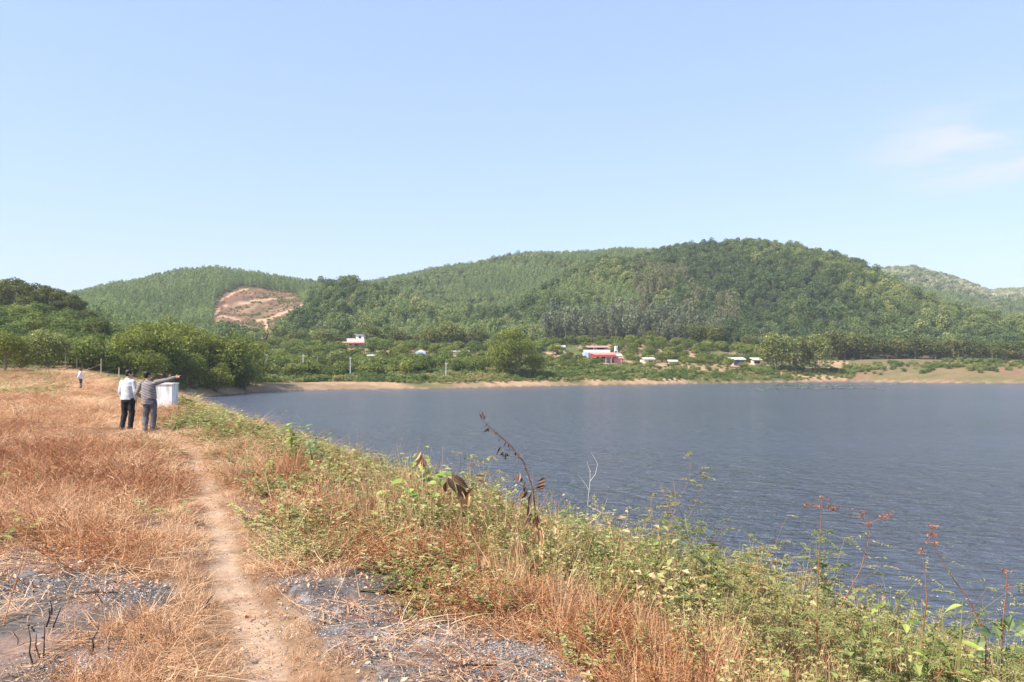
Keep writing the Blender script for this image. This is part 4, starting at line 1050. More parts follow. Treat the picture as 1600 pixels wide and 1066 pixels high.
def ground_cover():
    rng = np.random.RandomState(99)
    def cand(n, Y0, Y1, e, u0=-.74, u1=.74):
        t = rng.rand(n); Y = (Y0 ** e + (Y1 ** e - Y0 ** e) * t) ** (1 / e); U = rng.uniform(u0, u1, n)
        X = U * (Y + 1.2); s = edge_s(X, Y); return X, Y, s
    def finish(name, X, Y, sc, ix, tint, K, label, dz=-.01, tl=.15):
        Z = terrain_h(X, Y); n = len(X)
        tag(scatter(name, np.stack([X, Y, Z + dz], 1), rng.uniform(0, 6.28, n), sc, ix, np.clip(tint, 0, 1), K, rng.normal(size=(n, 2)) * tl), label, 'ground cover', kind='stuff'); print(name, n)
    left = lambda X, Y: -edge_s(X, Y) < 17
    # straw
    X, Y, s = cand(34000, 2.6, 125, .75)
    pd = path_d(X, Y); a = ash_mask(X, Y); z1 = fbm(X / 1.5, Y / 1.5, 201, 4); z2 = fbm(X / 5., Y / 6., 203, 4)
    f = far_h(X, Y) > dam_h(X, Y) + .4
    keep = left(X, Y) & ~(f & (Y > 80)) & (s < 6)
    pr = np.where(a, .09, .85) * np.where(s > -.6, 1., 1.) * np.where(s > 1.5, .6, 1) * np.where(pd < .17, .6, 1)
    pr = np.where((pd < .42) & (pd >= .17) & (Y < 14), .95, pr)
    keep &= rng.rand(len(X)) < pr
    X, Y, s, pd, a, z1, z2 = [q[keep] for q in (X, Y, s, pd, a, z1, z2)]
    flat = (pd < .34) | a
    ix = np.where(flat, rng.randint(3, 6, len(X)), np.where(rng.rand(len(X)) < .25, rng.randint(0, 3, len(X)), rng.randint(3, 9, len(X))))
    ix = np.where((pd < .6) & (pd > .17), rng.randint(0, 3, len(X)), ix); bank = (s > -1.2) & (Y < 12) & (rng.rand(len(X)) < .6); ix = np.where(bank, rng.randint(0, 3, len(X)), ix)
    big = np.clip((Y / 6.) ** .55, .75, 4.2)
    sx = big * rng.uniform(.8, 1.25, len(X)); sz = np.minimum(big, 1.35) * rng.uniform(.45, 1.05, len(X)) * np.where(flat, .5, 1) * np.where(Y > 30, .8, 1)
    sx = np.where((pd < .17) & (Y < 20), sx * .45, np.where((pd < .45) & (Y < 20), sx * .7, sx)); sz = np.where(bank, sz * 1.9, sz); sz = np.where(pd < .6, sz * .6, sz)
    calm = (np.hypot(X + 10., (Y - 20.6) / 1.6) < 2.0) | (np.hypot(X + 32, (Y - 57.5) / 2) < 2.2)
    sz = np.where(calm, sz * .35, sz); sx = np.where(calm, sx * .7, sx)
    tint = .50 + (z1 - .5) * 1.9 + .22 * (1 - smooth(pd / 1.6)) - .30 * smooth((z2 - .5) * 6) + rng.normal(size=len(X)) * .12 + .30 * smooth((Y - 14) / 20) + .12 * (pd < .3)
    finish('dry_grass', X, Y, np.stack([sx, sx, sz], 1), ix, tint, straw_kinds(), 'dry straw coloured grass covering the crest and the footpath')
    # russet brush
    X, Y, s = cand(21000, 2.8, 100, .8)
    pd = path_d(X, Y); a = ash_mask(X, Y); z = fbm(X / 2.4, Y / 2.4, 211, 4)
    pxx, pyy = 800 + X / Y * F, HY + EYE * F / Y
    boost = (pyy > 690) & (pyy < 790) & (pxx < 330)
    boost |= (pxx > 520) & (pxx < 1000) & (s < -.7) & (s > -2.1) & (Y < 9)
    pr = np.clip(smooth((z - .46) * 6) * .55 + .5 * boost + .04, 0, 1) * np.where(a, .06, 1) * np.where(pd < .8, 0.02, 1) * np.where(s > -.3, .8, 1) * np.where((np.hypot(X + 10., (Y - 20.6) / 1.6) < 2.2), .0, 1) * np.where(Y > 25, .4, 1)
    keep = left(X, Y) & (s < 4) & (rng.rand(len(X)) < pr) & ~((far_h(X, Y) > dam_h(X, Y) + .4) & (Y > 80))
    X, Y, s, boost = X[keep], Y[keep], s[keep], boost[keep]
    big = np.clip((Y / 6.) ** .5, .8, 3); sx = big * rng.uniform(.8, 1.3, len(X)); sz = np.minimum(big, 1.1) * rng.uniform(.45, 1.0, len(X))
    finish('russet_brush', X, Y, np.stack([sx, sx, sz], 1), rng.randint(0, 5, len(X)), rng.rand(len(X)) * .9 - .15 * boost + .15, twig_kinds(), 'russet dead twiggy brush among the dry grass')
    # green weeds
    X, Y, s = cand(34000, 2.6, 115, .72)
    z = fbm(X / 1.6, Y / 1.6, 221, 4); z3 = fbm(X / 4, Y / 4, 223, 3); a = ash_mask(X, Y); pd = path_d(X, Y)
    pr = smooth((s + 1.9 + (z - .5) * 3.0) / 1.3) * (.35 + .65 * smooth((z - .36) * 5)) + .035 * smooth((z - .58) * 9)
    ls = -s - 13; pr += .5 * smooth(ls / 2.5) * (Y > 55) + .35 * smooth((Y - 75) / 20) * smooth((z3 - .42) * 5)
    pr = np.where(s > .9, np.maximum(pr, .42), pr * np.where(z > .52, .85, .34)) * np.where((np.abs(X + 14.3) < 1.3) & (Y > 28) & (Y < 33), .15, 1)
    pr = np.where((Y > 45) & (X / Y < -.57 + .02 * z3), np.maximum(pr, .6), pr)
    keep = (s < 6.5) & (-s < 18) & (rng.rand(len(X)) < pr) & ~a & (pd > .5) & ~((far_h(X, Y) > dam_h(X, Y) + .3) & (Y > 90))
    Zt = terrain_h(X, Y); keep &= Zt > WZ + .15
    X, Y, s, z, z3 = [q[keep] for q in (X, Y, s, z, z3)]
    big = np.clip((Y / 6.) ** .55, .8, 3.4); sx = big * rng.uniform(.75, 1.3, len(X))
    sz = np.minimum(big, 1.25) * rng.uniform(.5, 1.4, len(X)) * np.where(s < -.9, .55, 1.0) * np.where(Y > 14, .8, 1) * np.where((s > -.7) & (Y < 9), 1.3, 1)
    near = Y < 8
    ix = np.where(rng.rand(len(X)) < np.where(near, .55, .2), rng.choice([3, 4, 6], len(X)), rng.choice([0, 1, 2, 5, 2, 5], len(X)))
    tint = .42 + (z3 - .5) * 1.6 + rng.normal(size=len(X)) * .2 + .12 * near
    finish('green_weeds', X, Y, np.stack([sx, sx, sz], 1), ix, tint, weed_kinds(), 'green and yellowing weeds with tiny white flowers along the water side of the crest')
    # litter and ash flakes
    def lk(mt, sz, n, seed, r=.22, zr=.015):
        K = []
        for i in range(3):
            g2 = np.random.RandomState(seed + i); mb = MB(); P = np.stack([g2.normal(size=n) * r, g2.normal(size=n) * r, g2.rand(n) * zr + .004], 1)
            leaves(mb, P, g2.normal(size=(n, 3)) * .45 + [0, 0, 1.], sz, g2, .6, pointed=True); K.append(mb.build('k', M[mt], link=False))
        return K
    X, Y, s = cand(5200, 2.8, 12, 1.2); m = ash_mask(X, Y) & (rng.rand(len(X)) < .8 * smooth((fbm(X * 1.5, Y * 1.5, 231, 3) - .35) * 5)) | (rng.rand(len(X)) < .05); X, Y = X[m], Y[m]
    finish('ash_flakes', X, Y, rng.uniform(.7, 1.2, len(X)), rng.randint(0, 3, len(X)), rng.rand(len(X)), lk('ashbit', .013, 170, 560, .15), 'black and white ash flakes on the burnt patches', 0, .02)
    X, Y, s = cand(2600, 2.8, 14, 1.2); m = (ash_mask(X, Y) & (rng.rand(len(X)) < .45) | (rng.rand(len(X)) < .10)) & (s < -.6); X, Y = X[m], Y[m]
    finish('leaf_litter', X, Y, rng.uniform(.7, 1.2, len(X)), rng.randint(0, 3, len(X)), rng.rand(len(X)), lk('litter', .034, 20, 570, .16, .03), 'curled peach brown dead leaves strewn over the burnt ground', 0, .05)
    K = []
    for i in range(4):
        g2 = np.random.RandomState(580 + i); mb = MB()
        for q in range(5):
            p = Vector((g2.normal() * .12, g2.normal() * .12, 0)); up_ = g2.rand() < .6; L = g2.uniform(.03, .10)
            d = Vector((g2.normal() * .3, g2.normal() * .3, 1 if up_ else .08)).normalized(); b = Vector(g2.normal(size=3)) * .15 * L
            tube(mb, [p, p + d * L * .5 + b, p + d * L], [.0045, .0035, .002], 4, g2.rand(), cap=True)
        K.append(mb.build('k', M['char'], link=False))
    X, Y, s = cand(1500, 2.8, 12, 1.2); m = ash_mask(X, Y) & (rng.rand(len(X)) < .10) & (path_d(X, Y) > .6); X, Y = X[m], Y[m]
    finish('charred_twigs', X, Y, rng.uniform(.8, 1.4, len(X)), rng.randint(0, 4, len(X)), rng.rand(len(X)), K, 'small charred twigs on the burnt patches', 0, .1)
ground_cover()

# ------------------------------------------------------------------ people
def fuse(mb, voxel, smooth_it=4, name='tmp'):
    """turn overlapping shapes into one continuous skin"""
    me = mb.mesh(name, M['skin']); o = bpy.data.objects.new(name, me); COL.objects.link(o)
    r = o.modifiers.new('r', 'REMESH'); r.mode = 'VOXEL'; r.voxel_size = voxel; r.use_smooth_shade = True
    sm = o.modifiers.new('s', 'SMOOTH'); sm.iterations = smooth_it; sm.factor = .5
    dg = bpy.context.evaluated_depsgraph_get(); ev = o.evaluated_get(dg)
    m2 = bpy.data.meshes.new_from_object(ev); bpy.data.objects.remove(o)
    return m2
def wrinkle(me, amp, sx, sz, seed):
    n = len(me.vertices); co = np.empty(n * 3); me.vertices.foreach_get('co', co); co = co.reshape(-1, 3)
    no = np.empty(n * 3); me.vertices.foreach_get('normal', no); no = no.reshape(-1, 3)
    f = fbm(co[:, 0] * sx + co[:, 1] * sx * .6 + 9, co[:, 2] * sz + co[:, 0] * sz * .5, seed, 3) - .5
    co = co + no * (f * 2 * amp)[:, None]; me.vertices.foreach_set('co', co.ravel()); me.update()
def loft(mb, secs, seg=18):
    """secs: (centre, rx, ry)"""
    V = []
    for c, rx, ry in secs:
        for k in range(seg):
            a = 2 * math.pi * k / seg; V.append((c[0] + rx * math.cos(a), c[1] + ry * math.sin(a), c[2]))
    n = len(secs); Fq = [(i * seg + k, i * seg + (k + 1) % seg, (i + 1) * seg + (k + 1) % seg, (i + 1) * seg + k) for i in range(n - 1) for k in range(seg)]
    mb.add(V, Fq)
    for e, i0 in ((0, 0), (1, (n - 1) * seg)):
        c = secs[0 if e == 0 else -1][0]; vv = V[i0:i0 + seg] + [tuple(c)]
        mb.add(vv, [((j + 1) % seg, j, seg) if e == 0 else (j, (j + 1) % seg, seg) for j in range(seg)])
def limb(mb, pts, rad):
    tube(mb, pts, rad, 12)
    for p, r in zip(pts, rad): ellipsoid(mb, p, (r, r, r), 12, 8)
def hand(mb, wrist, d, side, curl, pointing=False):
    """palm with five separate fingers; d towards the fingertips, side towards the thumb"""
    d = Vector(d).normalized(); side = (Vector(side) - d * Vector(side).dot(d)).normalized(); nrm = d.cross(side).normalized()
    w_ = Vector(wrist); R_ = Matrix((side, d, nrm)).transposed()
    ellipsoid(mb, w_ + d * .045, (.040, .052, .017), 12, 8, rot=R_)
    for i, (off, L, r) in enumerate(((.028, .070, .0085), (.009, .078, .009), (-.011, .072, .0085), (-.030, .056, .0075))):
        b = w_ + d * .085 + side * off; cc = 0.05 if (pointing and i == 0) else curl + .08 * i
        if pointing and i > 0: cc = 1.35
        pts = [b - d * .02, b]; dd = d.copy()
        for k in range(3):
            dd = (dd * math.cos(cc * .7) + nrm * math.sin(cc * .7)).normalized() if k else (d * math.cos(cc * .5) + nrm * math.sin(cc * .5)).normalized()
            if k: pass
            pts.append(pts[-1] + dd * L / 3)
        tube(mb, pts, [r, r, r * .95, r * .85, r * .65], 8)
    b = w_ + d * .02 + side * .030; t1 = b + (d * .6 + side * .8).normalized() * .034; t2 = t1 + (d * .9 + side * .35 + nrm * .3).normalized() * .030
    tube(mb, [w_ + d * .01 + side * .012, b, t1, t2], [.012, .012, .010, .007], 8)
def head_parts(mb, c, yaw, pitch=0.0, roll=0.0):
    R_ = Euler((pitch, roll, yaw)).to_matrix()
    f = lambda x, y, z: Vector(c) + R_ @ Vector((x, y, z))
    ellipsoid(mb, f(0, 0, .02), (.074, .092, .100), 20, 14, rot=R_)
    ellipsoid(mb, f(0, .025, -.045), (.056, .064, .066), 16, 10, rot=R_)      # jaw
    tube(mb, [f(0, .082, .018), f(0, .100, -.012), f(0, .094, -.026)], [.009, .013, .008], 8)   # nose
    ellipsoid(mb, f(0, .085, -.052), (.023, .010, .007), 10, 6, rot=R_)       # lips
    ellipsoid(mb, f(0, .074, -.088), (.022, .018, .018), 10, 6, rot=R_)       # chin
    ellipsoid(mb, f(0, .082, .032), (.05, .012, .010), 10, 6, rot=R_)        # brow
    for s_ in (-1, 1): ellipsoid(mb, f(.076 * s_, -.005, -.008), (.010, .019, .031), 10, 8, rot=R_)
    return R_, f
def eyes_mesh(f, R_):
    mb = MB()
    for s_ in (-1, 1): ellipsoid(mb, f(.029 * s_, .083, .012), (.012, .008, .007), 10, 6, rot=R_)
    return mb
def hair_mesh(f, R_, seed):
    mb = MB(); rng = np.random.RandomState(seed)
    ellipsoid(mb, f(0, -.012, .045), (.082, .095, .088), 20, 12, rot=R_)
    ellipsoid(mb, f(0, -.035, -.005), (.075, .066, .075), 16, 10, rot=R_)
    for s_ in (-1, 1): ellipsoid(mb, f(.062 * s_, .012, .035), (.020, .045, .045), 10, 8, rot=R_)
    me = fuse(mb, .009, 2); wrinkle(me, .006, 90, 60, seed); return me
M['skin'] = plain('skin', (.42, .22, .13), (.52, .29, .18), 14, .55)
M['hair'] = plain('black_hair', (.010, .009, .008), (.03, .026, .022), 60, .5, .4)
M['eye'] = plain('dark_eye', (.02, .015, .01), (.05, .03, .02), 10, .2)
M['jacket'] = plain('white_jacket_cloth', (.46, .475, .49), (.60, .615, .62), 9, .8, .15)
M['shirt'] = plain('white_shirt_cloth', (.66, .68, .80), (.74, .76, .86), 9, .8, .1)
M['blacktr'] = plain('black_trouser_cloth', (.014, .013, .016), (.03, .028, .032), 12, .8, .15)
M['greytr'] = plain('grey_trouser_cloth', (.055, .052, .062), (.15, .145, .165), 9, .6, .2)
M['shoe'] = plain('dark_shoe_leather', (.05, .03, .022), (.09, .055, .04), 14, .5)
M['belt'] = plain('dark_belt', (.012, .014, .03), (.02, .022, .045), 14, .4)
def striped():
    m, nt, out = nmat('striped_knit'); p = N_(nt, 'ShaderNodeBsdfPrincipled', Roughness=.9); p.inputs['Specular IOR Level'].default_value = .1
    tcn = nt.nodes.new('ShaderNodeTexCoord'); mpn = N_(nt, 'ShaderNodeMapping'); mpn.inputs['Rotation'].default_value = (0, math.radians(14), 0)
    nt.links.new(tcn.outputs['Object'], mpn.inputs['Vector'])
    wv = N_(nt, 'ShaderNodeTexWave', wave_type='BANDS', bands_direction='Z', Scale=7.5, Distortion=.6); wv.inputs['Detail Scale'].default_value = 2.
    nt.links.new(mpn.outputs[0], wv.inputs['Vector'])
    r = ramp(nt, [(.25, (.09, .08, .083)), (.5, (.32, .29, .28))]); nt.links.new(wv.outputs['Fac'], r.inputs[0]); nt.links.new(r.outputs[0], p.inputs['Base Color'])
    nt.links.new(p.outputs[0], out.inputs[0]); return m
M['striped'] = striped()
def mobj(name, me, mat, parent):
    me.materials.clear(); me.materials.append(M[mat]); o = bpy.data.objects.new(name, me); COL.objects.link(o); o.parent = parent; me.name = name; return o
def person(loc, rz, sc, label, J, head, top='jacket', trousers='blacktr', sweater=False):
    """J: joints in metres, x right, y facing, z up"""
    root = empty('person', loc, label, 'person', rz=rz, sc=sc)
    b = MB()
    hc = Vector(J['head']); Rm, f = head_parts(b, hc, *head)
    tube(b, [J['neck'], hc + Vector((0, -.01, -.03))], [.058, .052], 12)
    ch, wa, hp = Vector(J['chest']), Vector(J['waist']), Vector(J['hip'])
    nk = Vector(J['neck'])
    loft(b, [(hp + Vector((0, 0, -.08)), .13, .095), (hp, .165, .115), (wa, .14, .10), (ch, .165, .115), (ch + Vector((0, 0, .12)), .15, .10), (nk, .07, .06)])
    for s_ in ('L', 'R'):
        limb(b, [J['sh' + s_], J['el' + s_], J['wr' + s_]], [.052, .040, .028])
        hd = J['hand' + s_]; hand(b, J['wr' + s_], *hd)
        limb(b, [J['hp' + s_], J['kn' + s_], J['an' + s_]], [.085, .058, .042])
        a = Vector(J['an' + s_]); fd = Vector(J['ft' + s_])
        tube(b, [a + Vector((0, 0, -.02)), a + fd * .06 + Vector((0, 0, -.05)), a + fd * .16 + Vector((0, 0, -.06))], [.035, .036, .026], 10)
    body = mobj('body', fuse(b, .0075, 3), 'skin', root)
    mobj('hair', hair_mesh(f, Rm, 7), 'hair', root)
    eyes_mesh(f, Rm).build('eyes', M['eye'], root, sm=True)
    # upper garment
    t = MB(); lift = J.get('hem', .0)
    loft(t, [(hp + Vector((0, 0, -.02 + lift)), .185, .135), (wa, .180, .138), (ch, .195, .145), (ch + Vector((0, 0, .12)), .175, .125), (nk + Vector((0, 0, -.02)), .085, .08), (nk + Vector((0, 0, .02)), .068, .066)])
    for s_ in ('L', 'R'):
        w_ = Vector(J['wr' + s_]); e = Vector(J['el' + s_]); cuff = w_ + (e - w_).normalized() * .02
        limb(t, [J['sh' + s_], J['el' + s_], cuff], [.068, .056, .042])
    if sweater:      # hem dragged up over the right hip by the raised arm
        loft(t, [((-.05, -.01, hp.z - .10), .13, .125), ((-.04, -.01, wa.z - .04), .155, .13), ((-.01, 0, ch.z), .18, .14)])
    me = fuse(t, .011, 3); wrinkle(me, .012, 7, 9, 11); mobj('sweater' if sweater else ('jacket' if top == 'jacket' else 'shirt'), me, 'striped' if sweater else top, root)
    if sweater:
        t = MB(); loft(t, [((.0, 0, hp.z + .02), .172, .124), ((.01, 0, wa.z + .06), .165, .122)]); mobj('shirt', fuse(t, .011, 2), 'shirt', root)
    g = MB()
    loft(g, [(hp + Vector((0, 0, -.11)), .155, .118), (hp, .180, .130), (wa + Vector((0, 0, -.06)), .162, .120)])
    for s_ in ('L', 'R'):
        k = Vector(J['kn' + s_]); a = Vector(J['an' + s_]); limb(g, [J['hp' + s_], k, a.lerp(k, .5), a + Vector((0, 0, -.02))], [.105, .080, .072, .068])
    me = fuse(g, .011, 2); wrinkle(me, .012, 9, 12, 5); mobj('trousers', me, trousers, root)
    bl = MB(); loft(bl, [(wa + Vector((0, 0, -.09)), .174, .132), (wa + Vector((0, 0, -.055)), .170, .129)]); mobj('belt', fuse(bl, .01, 1), 'belt', root)
    for s_ in ('L', 'R'):
        a = Vector(J['an' + s_]); fd = Vector(J['ft' + s_]); sh = MB(); c = a + fd * .06; c.z = a.z - .055
        R_ = Matrix((Vector((fd.y, -fd.x, 0)), fd, Vector((0, 0, 1)))).transposed()
        ellipsoid(sh, c, (.047, .135, .042), 14, 8, rot=R_); ellipsoid(sh, a + Vector((0, 0, -.03)), (.045, .055, .05), 12, 8)
        mobj('shoe', fuse(sh, .009, 2), 'shoe', root)
    return root
def people():
    # man in the white jacket, weight on the right leg, head turned right
    J = dict(head=(.015, .03, 1.545), neck=(0, .0, 1.42), chest=(0, 0, 1.22), waist=(0, 0, 1.04), hip=(0, 0, .90), hem=-.03,
             shL=(-.155, -.01, 1.325), elL=(-.205, -.05, 1.075), wrL=(-.195, .03, .84), handL=((0, .15, -1), (.3, 1, 0), .35),
             shR=(.155, -.01, 1.325), elR=(.215, -.03, 1.085), wrR=(.205, .04, .84), handR=((-.05, .1, -1), (-.3, 1, 0), .35),
             hpL=(-.09, 0, .86), knL=(-.115, .03, .47), anL=(-.15, -.05, .09), ftL=(-.25, .968, 0),
             hpR=(.09, 0, .86), knR=(.09, .03, .46), anR=(.06, 0, .09), ftR=(.3, .954, 0))
    p = at(200, 21.7)
    person((p.x, p.y, p.z), -.10, 1.0, 'man in a white jacket and black trousers seen from behind on the crest', J, (-.85, -.05, 0))
    # man pointing
    J = dict(head=(-.055, .02, 1.575), neck=(-.03, .0, 1.44), chest=(-.005, 0, 1.24), waist=(.02, 0, 1.05), hip=(.03, 0, .91), hem=.07,
             shL=(-.21, -.01, 1.35), elL=(-.305, -.06, 1.10), wrL=(-.19, .07, .97), handL=((.55, .5, -.3), (0, .3, 1), .7),
             shR=(.18, .03, 1.39), elR=(.42, .10, 1.45), wrR=(.655, .15, 1.53), handR=((1, .2, .12), (0, .2, 1), .3, True),
             hpL=(-.06, 0, .87), knL=(-.10, .03, .47), anL=(-.075, -.07, .09), ftL=(-.05, .998, 0),
             hpR=(.12, 0, .87), knR=(.115, .05, .48), anR=(.065, .05, .09), ftR=(.15, .988, 0))
    p = at(232.5, 21.4)
    person((p.x, p.y, p.z), -.05, 1.0, 'man in a striped sweater and grey trousers pointing across the water', J, (-.35, .05, .05), trousers='greytr', sweater=True)
    # distant man, side view, hands behind the back
    J = dict(head=(0, .05, 1.545), neck=(0, .0, 1.42), chest=(0, 0, 1.22), waist=(0, .02, 1.04), hip=(0, .02, .90), hem=-.02,
             shL=(-.175, -.01, 1.345), elL=(-.235, -.10, 1.10), wrL=(-.06, -.17, .95), handL=((.8, -.1, -.3), (0, 0, 1), .5),
             shR=(.175, -.01, 1.345), elR=(.235, -.10, 1.10), wrR=(.07, -.18, .93), handR=((-.8, -.1, -.3), (0, 0, 1), .5),
             hpL=(-.09, .02, .86), knL=(-.10, .04, .47), anL=(-.09, -.02, .09), ftL=(-.1, .995, 0),
             hpR=(.09, .02, .86), knR=(.10, .05, .47), anR=(.09, .02, .09), ftR=(.1, .995, 0))
    p = at(125.5, 59.5)
    person((p.x, p.y, p.z), -1.05, 1.0, 'distant man in a white shirt standing near the far end of the crest', J, (.1, -.35, 0), top='shirt')
people()

# ------------------------------------------------------------------ single weeds, stalks and sticks
def W(px, py, Y): return Vector(((px - 800) / F * Y, Y, zp(py, Y)))
def blade_leaf(mb, b, d, up, L, Wd, lv, mat=0, droop=.3, fold=.25, tip=.0):
    """broad leaf: two halves of four quads round a midrib"""
    b = Vector(b); d = Vector(d).normalized(); up = Vector(up); s_ = d.cross(up)
    if s_.length < .05: s_ = d.cross(Vector((1, 0, 0)))
    s_.normalize(); n = s_.cross(d).normalized(); V = []
    prof = [.08, .62, .98, .92, .55, tip]
    for i, w_ in enumerate(prof):
        t = i / 5; c = b + d * (L * t) - n * (droop * L * t * t) 
        for k in (-1, 0, 1): V.append(tuple(c + s_ * (k * w_ * Wd / 2) + n * (abs(k) * fold * w_ * Wd / 2)))
    Fq = [(i * 3 + k, i * 3 + k + 1, i * 3 + k + 4, i * 3 + k + 3) for i in range(5) for k in (0, 1)]
    mb.add(V, Fq, lv, mat)
def root_at(v):
    return Vector((v.x, v.y, hz(v.x, v.y) - .02))
def mk(name, base, label, cat='plant', group=None):
    return empty(name, base, label, cat, group)
def local(pts, base): return [p - base for p in pts]
def edge_depth(px, so):
    """depth at which the view column px crosses the crest edge"""
    yy = np.linspace(2.6, 60, 3000); e = edge_s((px - 800) / F * yy, yy) - so
    i = np.argmax(e > 0); return float(yy[i])
def hero_plants():
    g = np.random.RandomState(4242)
    def stems(root, base, paths, mat, name='stem', r0=.006):
        for P, r in paths:
            mb = MB(); n = len(P); tube(mb, local(P, base), [r * (1 - .7 * i / (n - 1)) for i in range(n)], 5); mb.build(name, M[mat], root, sm=True)
    # tall dead stalk leaning left over the water
    Y = 6.6; P = [W(850, 905, Y), W(846, 868, Y), W(838, 820, Y), W(833, 765, Y), W(818, 722, Y), W(796, 694, Y), W(770, 672, Y), W(751, 654, Y)]
    base = root_at(P[0]); P[0] = base
    r = mk('dead_stalk', base, 'tallest dead leaning stalk with dark curled leaves against the water'); stems(r, base, [(P, .009)], 'deadstem')
    mb = MB()
    for i in range(44):
        t = g.uniform(0, 1); a = W(760, 662, Y).lerp(W(800, 700, Y), t) if i < 30 else W(800, 700, Y).lerp(W(822, 728, Y), t)
        blade_leaf(mb, a - base, Vector((g.normal() * .6, g.normal() * .5, -.5 + g.normal() * .5)), (0, 0, 1), g.uniform(.02, .05), .014, g.uniform(0, .35), droop=.2)
    for (x, y, dx, dy, L, wd, lv) in ((757, 655, -.1, .5, .07, .02, .1), (764, 668, -.6, -.7, .06, .02, .1), (783, 700, -.7, -1, .08, .025, .05), (790, 708, 0, -1, .06, .025, .1), (812, 738, -.3, -1, .09, .035, .6), (822, 752, -.3, -1, .07, .035, .25), (838, 760, 1, .5, .10, .04, .35), (836, 764, 1, .2, .09, .04, .15), (831, 770, -.35, -1, .13, .045, .15), (830, 788, -.2, -1, .15, .05, .3), (830, 800, -.6, -1, .16, .05, .7), (836, 806, .1, -1, .2, .05, .55), (840, 812, .15, -1, .24, .055, .95), (845, 838, .15, -1, .22, .06, .95), (826, 768, -.7, -.8, .1, .04, .2)):
        for q in range(3):
            blade_leaf(mb, W(x + g.normal() * 3 * (q > 0), y + g.normal() * 4 * (q > 0), Y) - base, Vector((dx + g.normal() * .25 * (q > 0), g.normal() * .3, dy)), (g.normal() * .6, -1, .2), L * (1 - .25 * q), wd * g.uniform(.45, .8), float(np.clip(lv + g.normal() * .12, 0, 1)), droop=g.uniform(-.3, .5), fold=g.uniform(.5, 1.1))
    mb.build('leaves', M['deadleaf'], r)
    # brown curled leaf cluster left of it
    Y = 7.6; base = root_at(W(722, 830, Y)); P = [base, W(722, 795, Y), W(716, 765, Y), W(706, 742, Y)]
    r = mk('dead_shrub', base, 'broken dead plant with large brown curled leaves left of the tallest stalk'); stems(r, base, [(P, .008), ([P[1], W(735, 770, Y), W(742, 755, Y)], .005)], 'deadstem')
    mb = MB()
    for (x, y, dx, dy, L, wd, lv) in ((700, 746, .5, -.8, .16, .06, .05), (706, 742, .8, -.6, .20, .07, .3), (712, 756, .6, -.7, .22, .07, .15), (716, 762, .3, -1, .24, .08, .75), (722, 768, .1, -1, .22, .07, .9), (733, 770, -.2, -1, .20, .06, .65), (740, 762, -.6, -.8, .14, .05, .45), (698, 752, -.2, -1, .12, .05, .2), (742, 745, 1, .1, .10, .035, .6), (744, 752, 1, -.1, .10, .035, .7), (752, 785, .9, -.6, .16, .04, .9), (724, 800, .1, -1, .06, .04, .1)):
        blade_leaf(mb, W(x, y, Y) - base, Vector((dx, g.normal() * .2, dy)), (0, -1, .3), L, wd, lv, droop=.35, fold=.7)
    mb.build('leaves', M['deadleaf'], r)
    for px, py, Y, lab in ((756, 905, 6.3, 'pale dead leaf tuft standing in the weeds below the tallest stalk'), (808, 880, 6.4, 'small pale dead leaf tuft beside the tallest stalk'), (660, 745, 8.4, 'pinkish curled dead leaf lying on top of the weeds')):
        base = root_at(W(px, py, Y)); r = mk('dead_shrub', base, lab); stems(r, base, [([base, W(px, py - 20, Y), W(px + 2, py - 36, Y)], .005)], 'palestem'); mb = MB()
        for k in range(7): blade_leaf(mb, W(px + g.normal() * 4, py - 32 + g.normal() * 5, Y) - base, Vector((g.normal() * .35, g.normal() * .3, -1)), (0, -1, .1), g.uniform(.08, .14), .045, g.uniform(.6, 1), droop=.2, fold=.7)
        mb.build('leaves', M['deadleaf'], r)
    # broad leaved weed in the middle
    Y = 8.8; base = root_at(W(648, 815, Y)); r = mk('broadleaf_weed', base, 'broad leaved yellow green weed at the edge in the middle of the picture')
    tips = [(640, 705), (662, 697), (628, 745), (600, 752), (670, 728), (690, 735), (645, 760), (660, 765), (620, 780)]
    stems(r, base, [([base, base.lerp(W(x, y, Y), .55) + Vector((g.normal() * .03, g.normal() * .05, 0)), W(x, y, Y + g.normal() * .2)], .006) for x, y in tips], 'greenstem')
    mb = MB()
    for x, y in tips:
        for k in range(5 if y > 720 else 7):
            a = g.uniform(0, 6.28); small = .55 if y < 720 else 1
            blade_leaf(mb, W(x + g.normal() * 8, y + g.uniform(0, 30), Y + g.normal() * .1) - base, Vector((math.cos(a), -.5 + math.sin(a) * .6, g.uniform(-.6, .5))), (0, -.5, 1), g.uniform(.09, .19) * small, g.uniform(.06, .10) * small, g.uniform(.2, 1) if g.rand() < .8 else 1., droop=.25)
    mb.build('leaves', M['broadleaf'], r)
    # bleached bare branch
    Y = 7.0; base = root_at(W(880, 850, Y)); r = mk('bare_branch', base, 'bleached leafless branch sticking up right of the tallest stalk')
    a = W(940, 802, Y); b = W(918, 790, Y); c = W(922, 752, Y)
    stems(r, base, [([base, W(908, 828, Y), a, W(962, 801, Y)], .005), ([a, W(932, 797, Y), b, W(920, 770, Y), c, W(922, 736, Y), W(917, 722, Y)], .004), ([c, W(930, 742, Y), W(934, 725, Y), W(928, 714, Y), W(924, 708, Y)], .003), ([W(920, 765, Y), W(910, 750, Y), W(903, 742, Y)], .002)], 'palestem', 'twig')
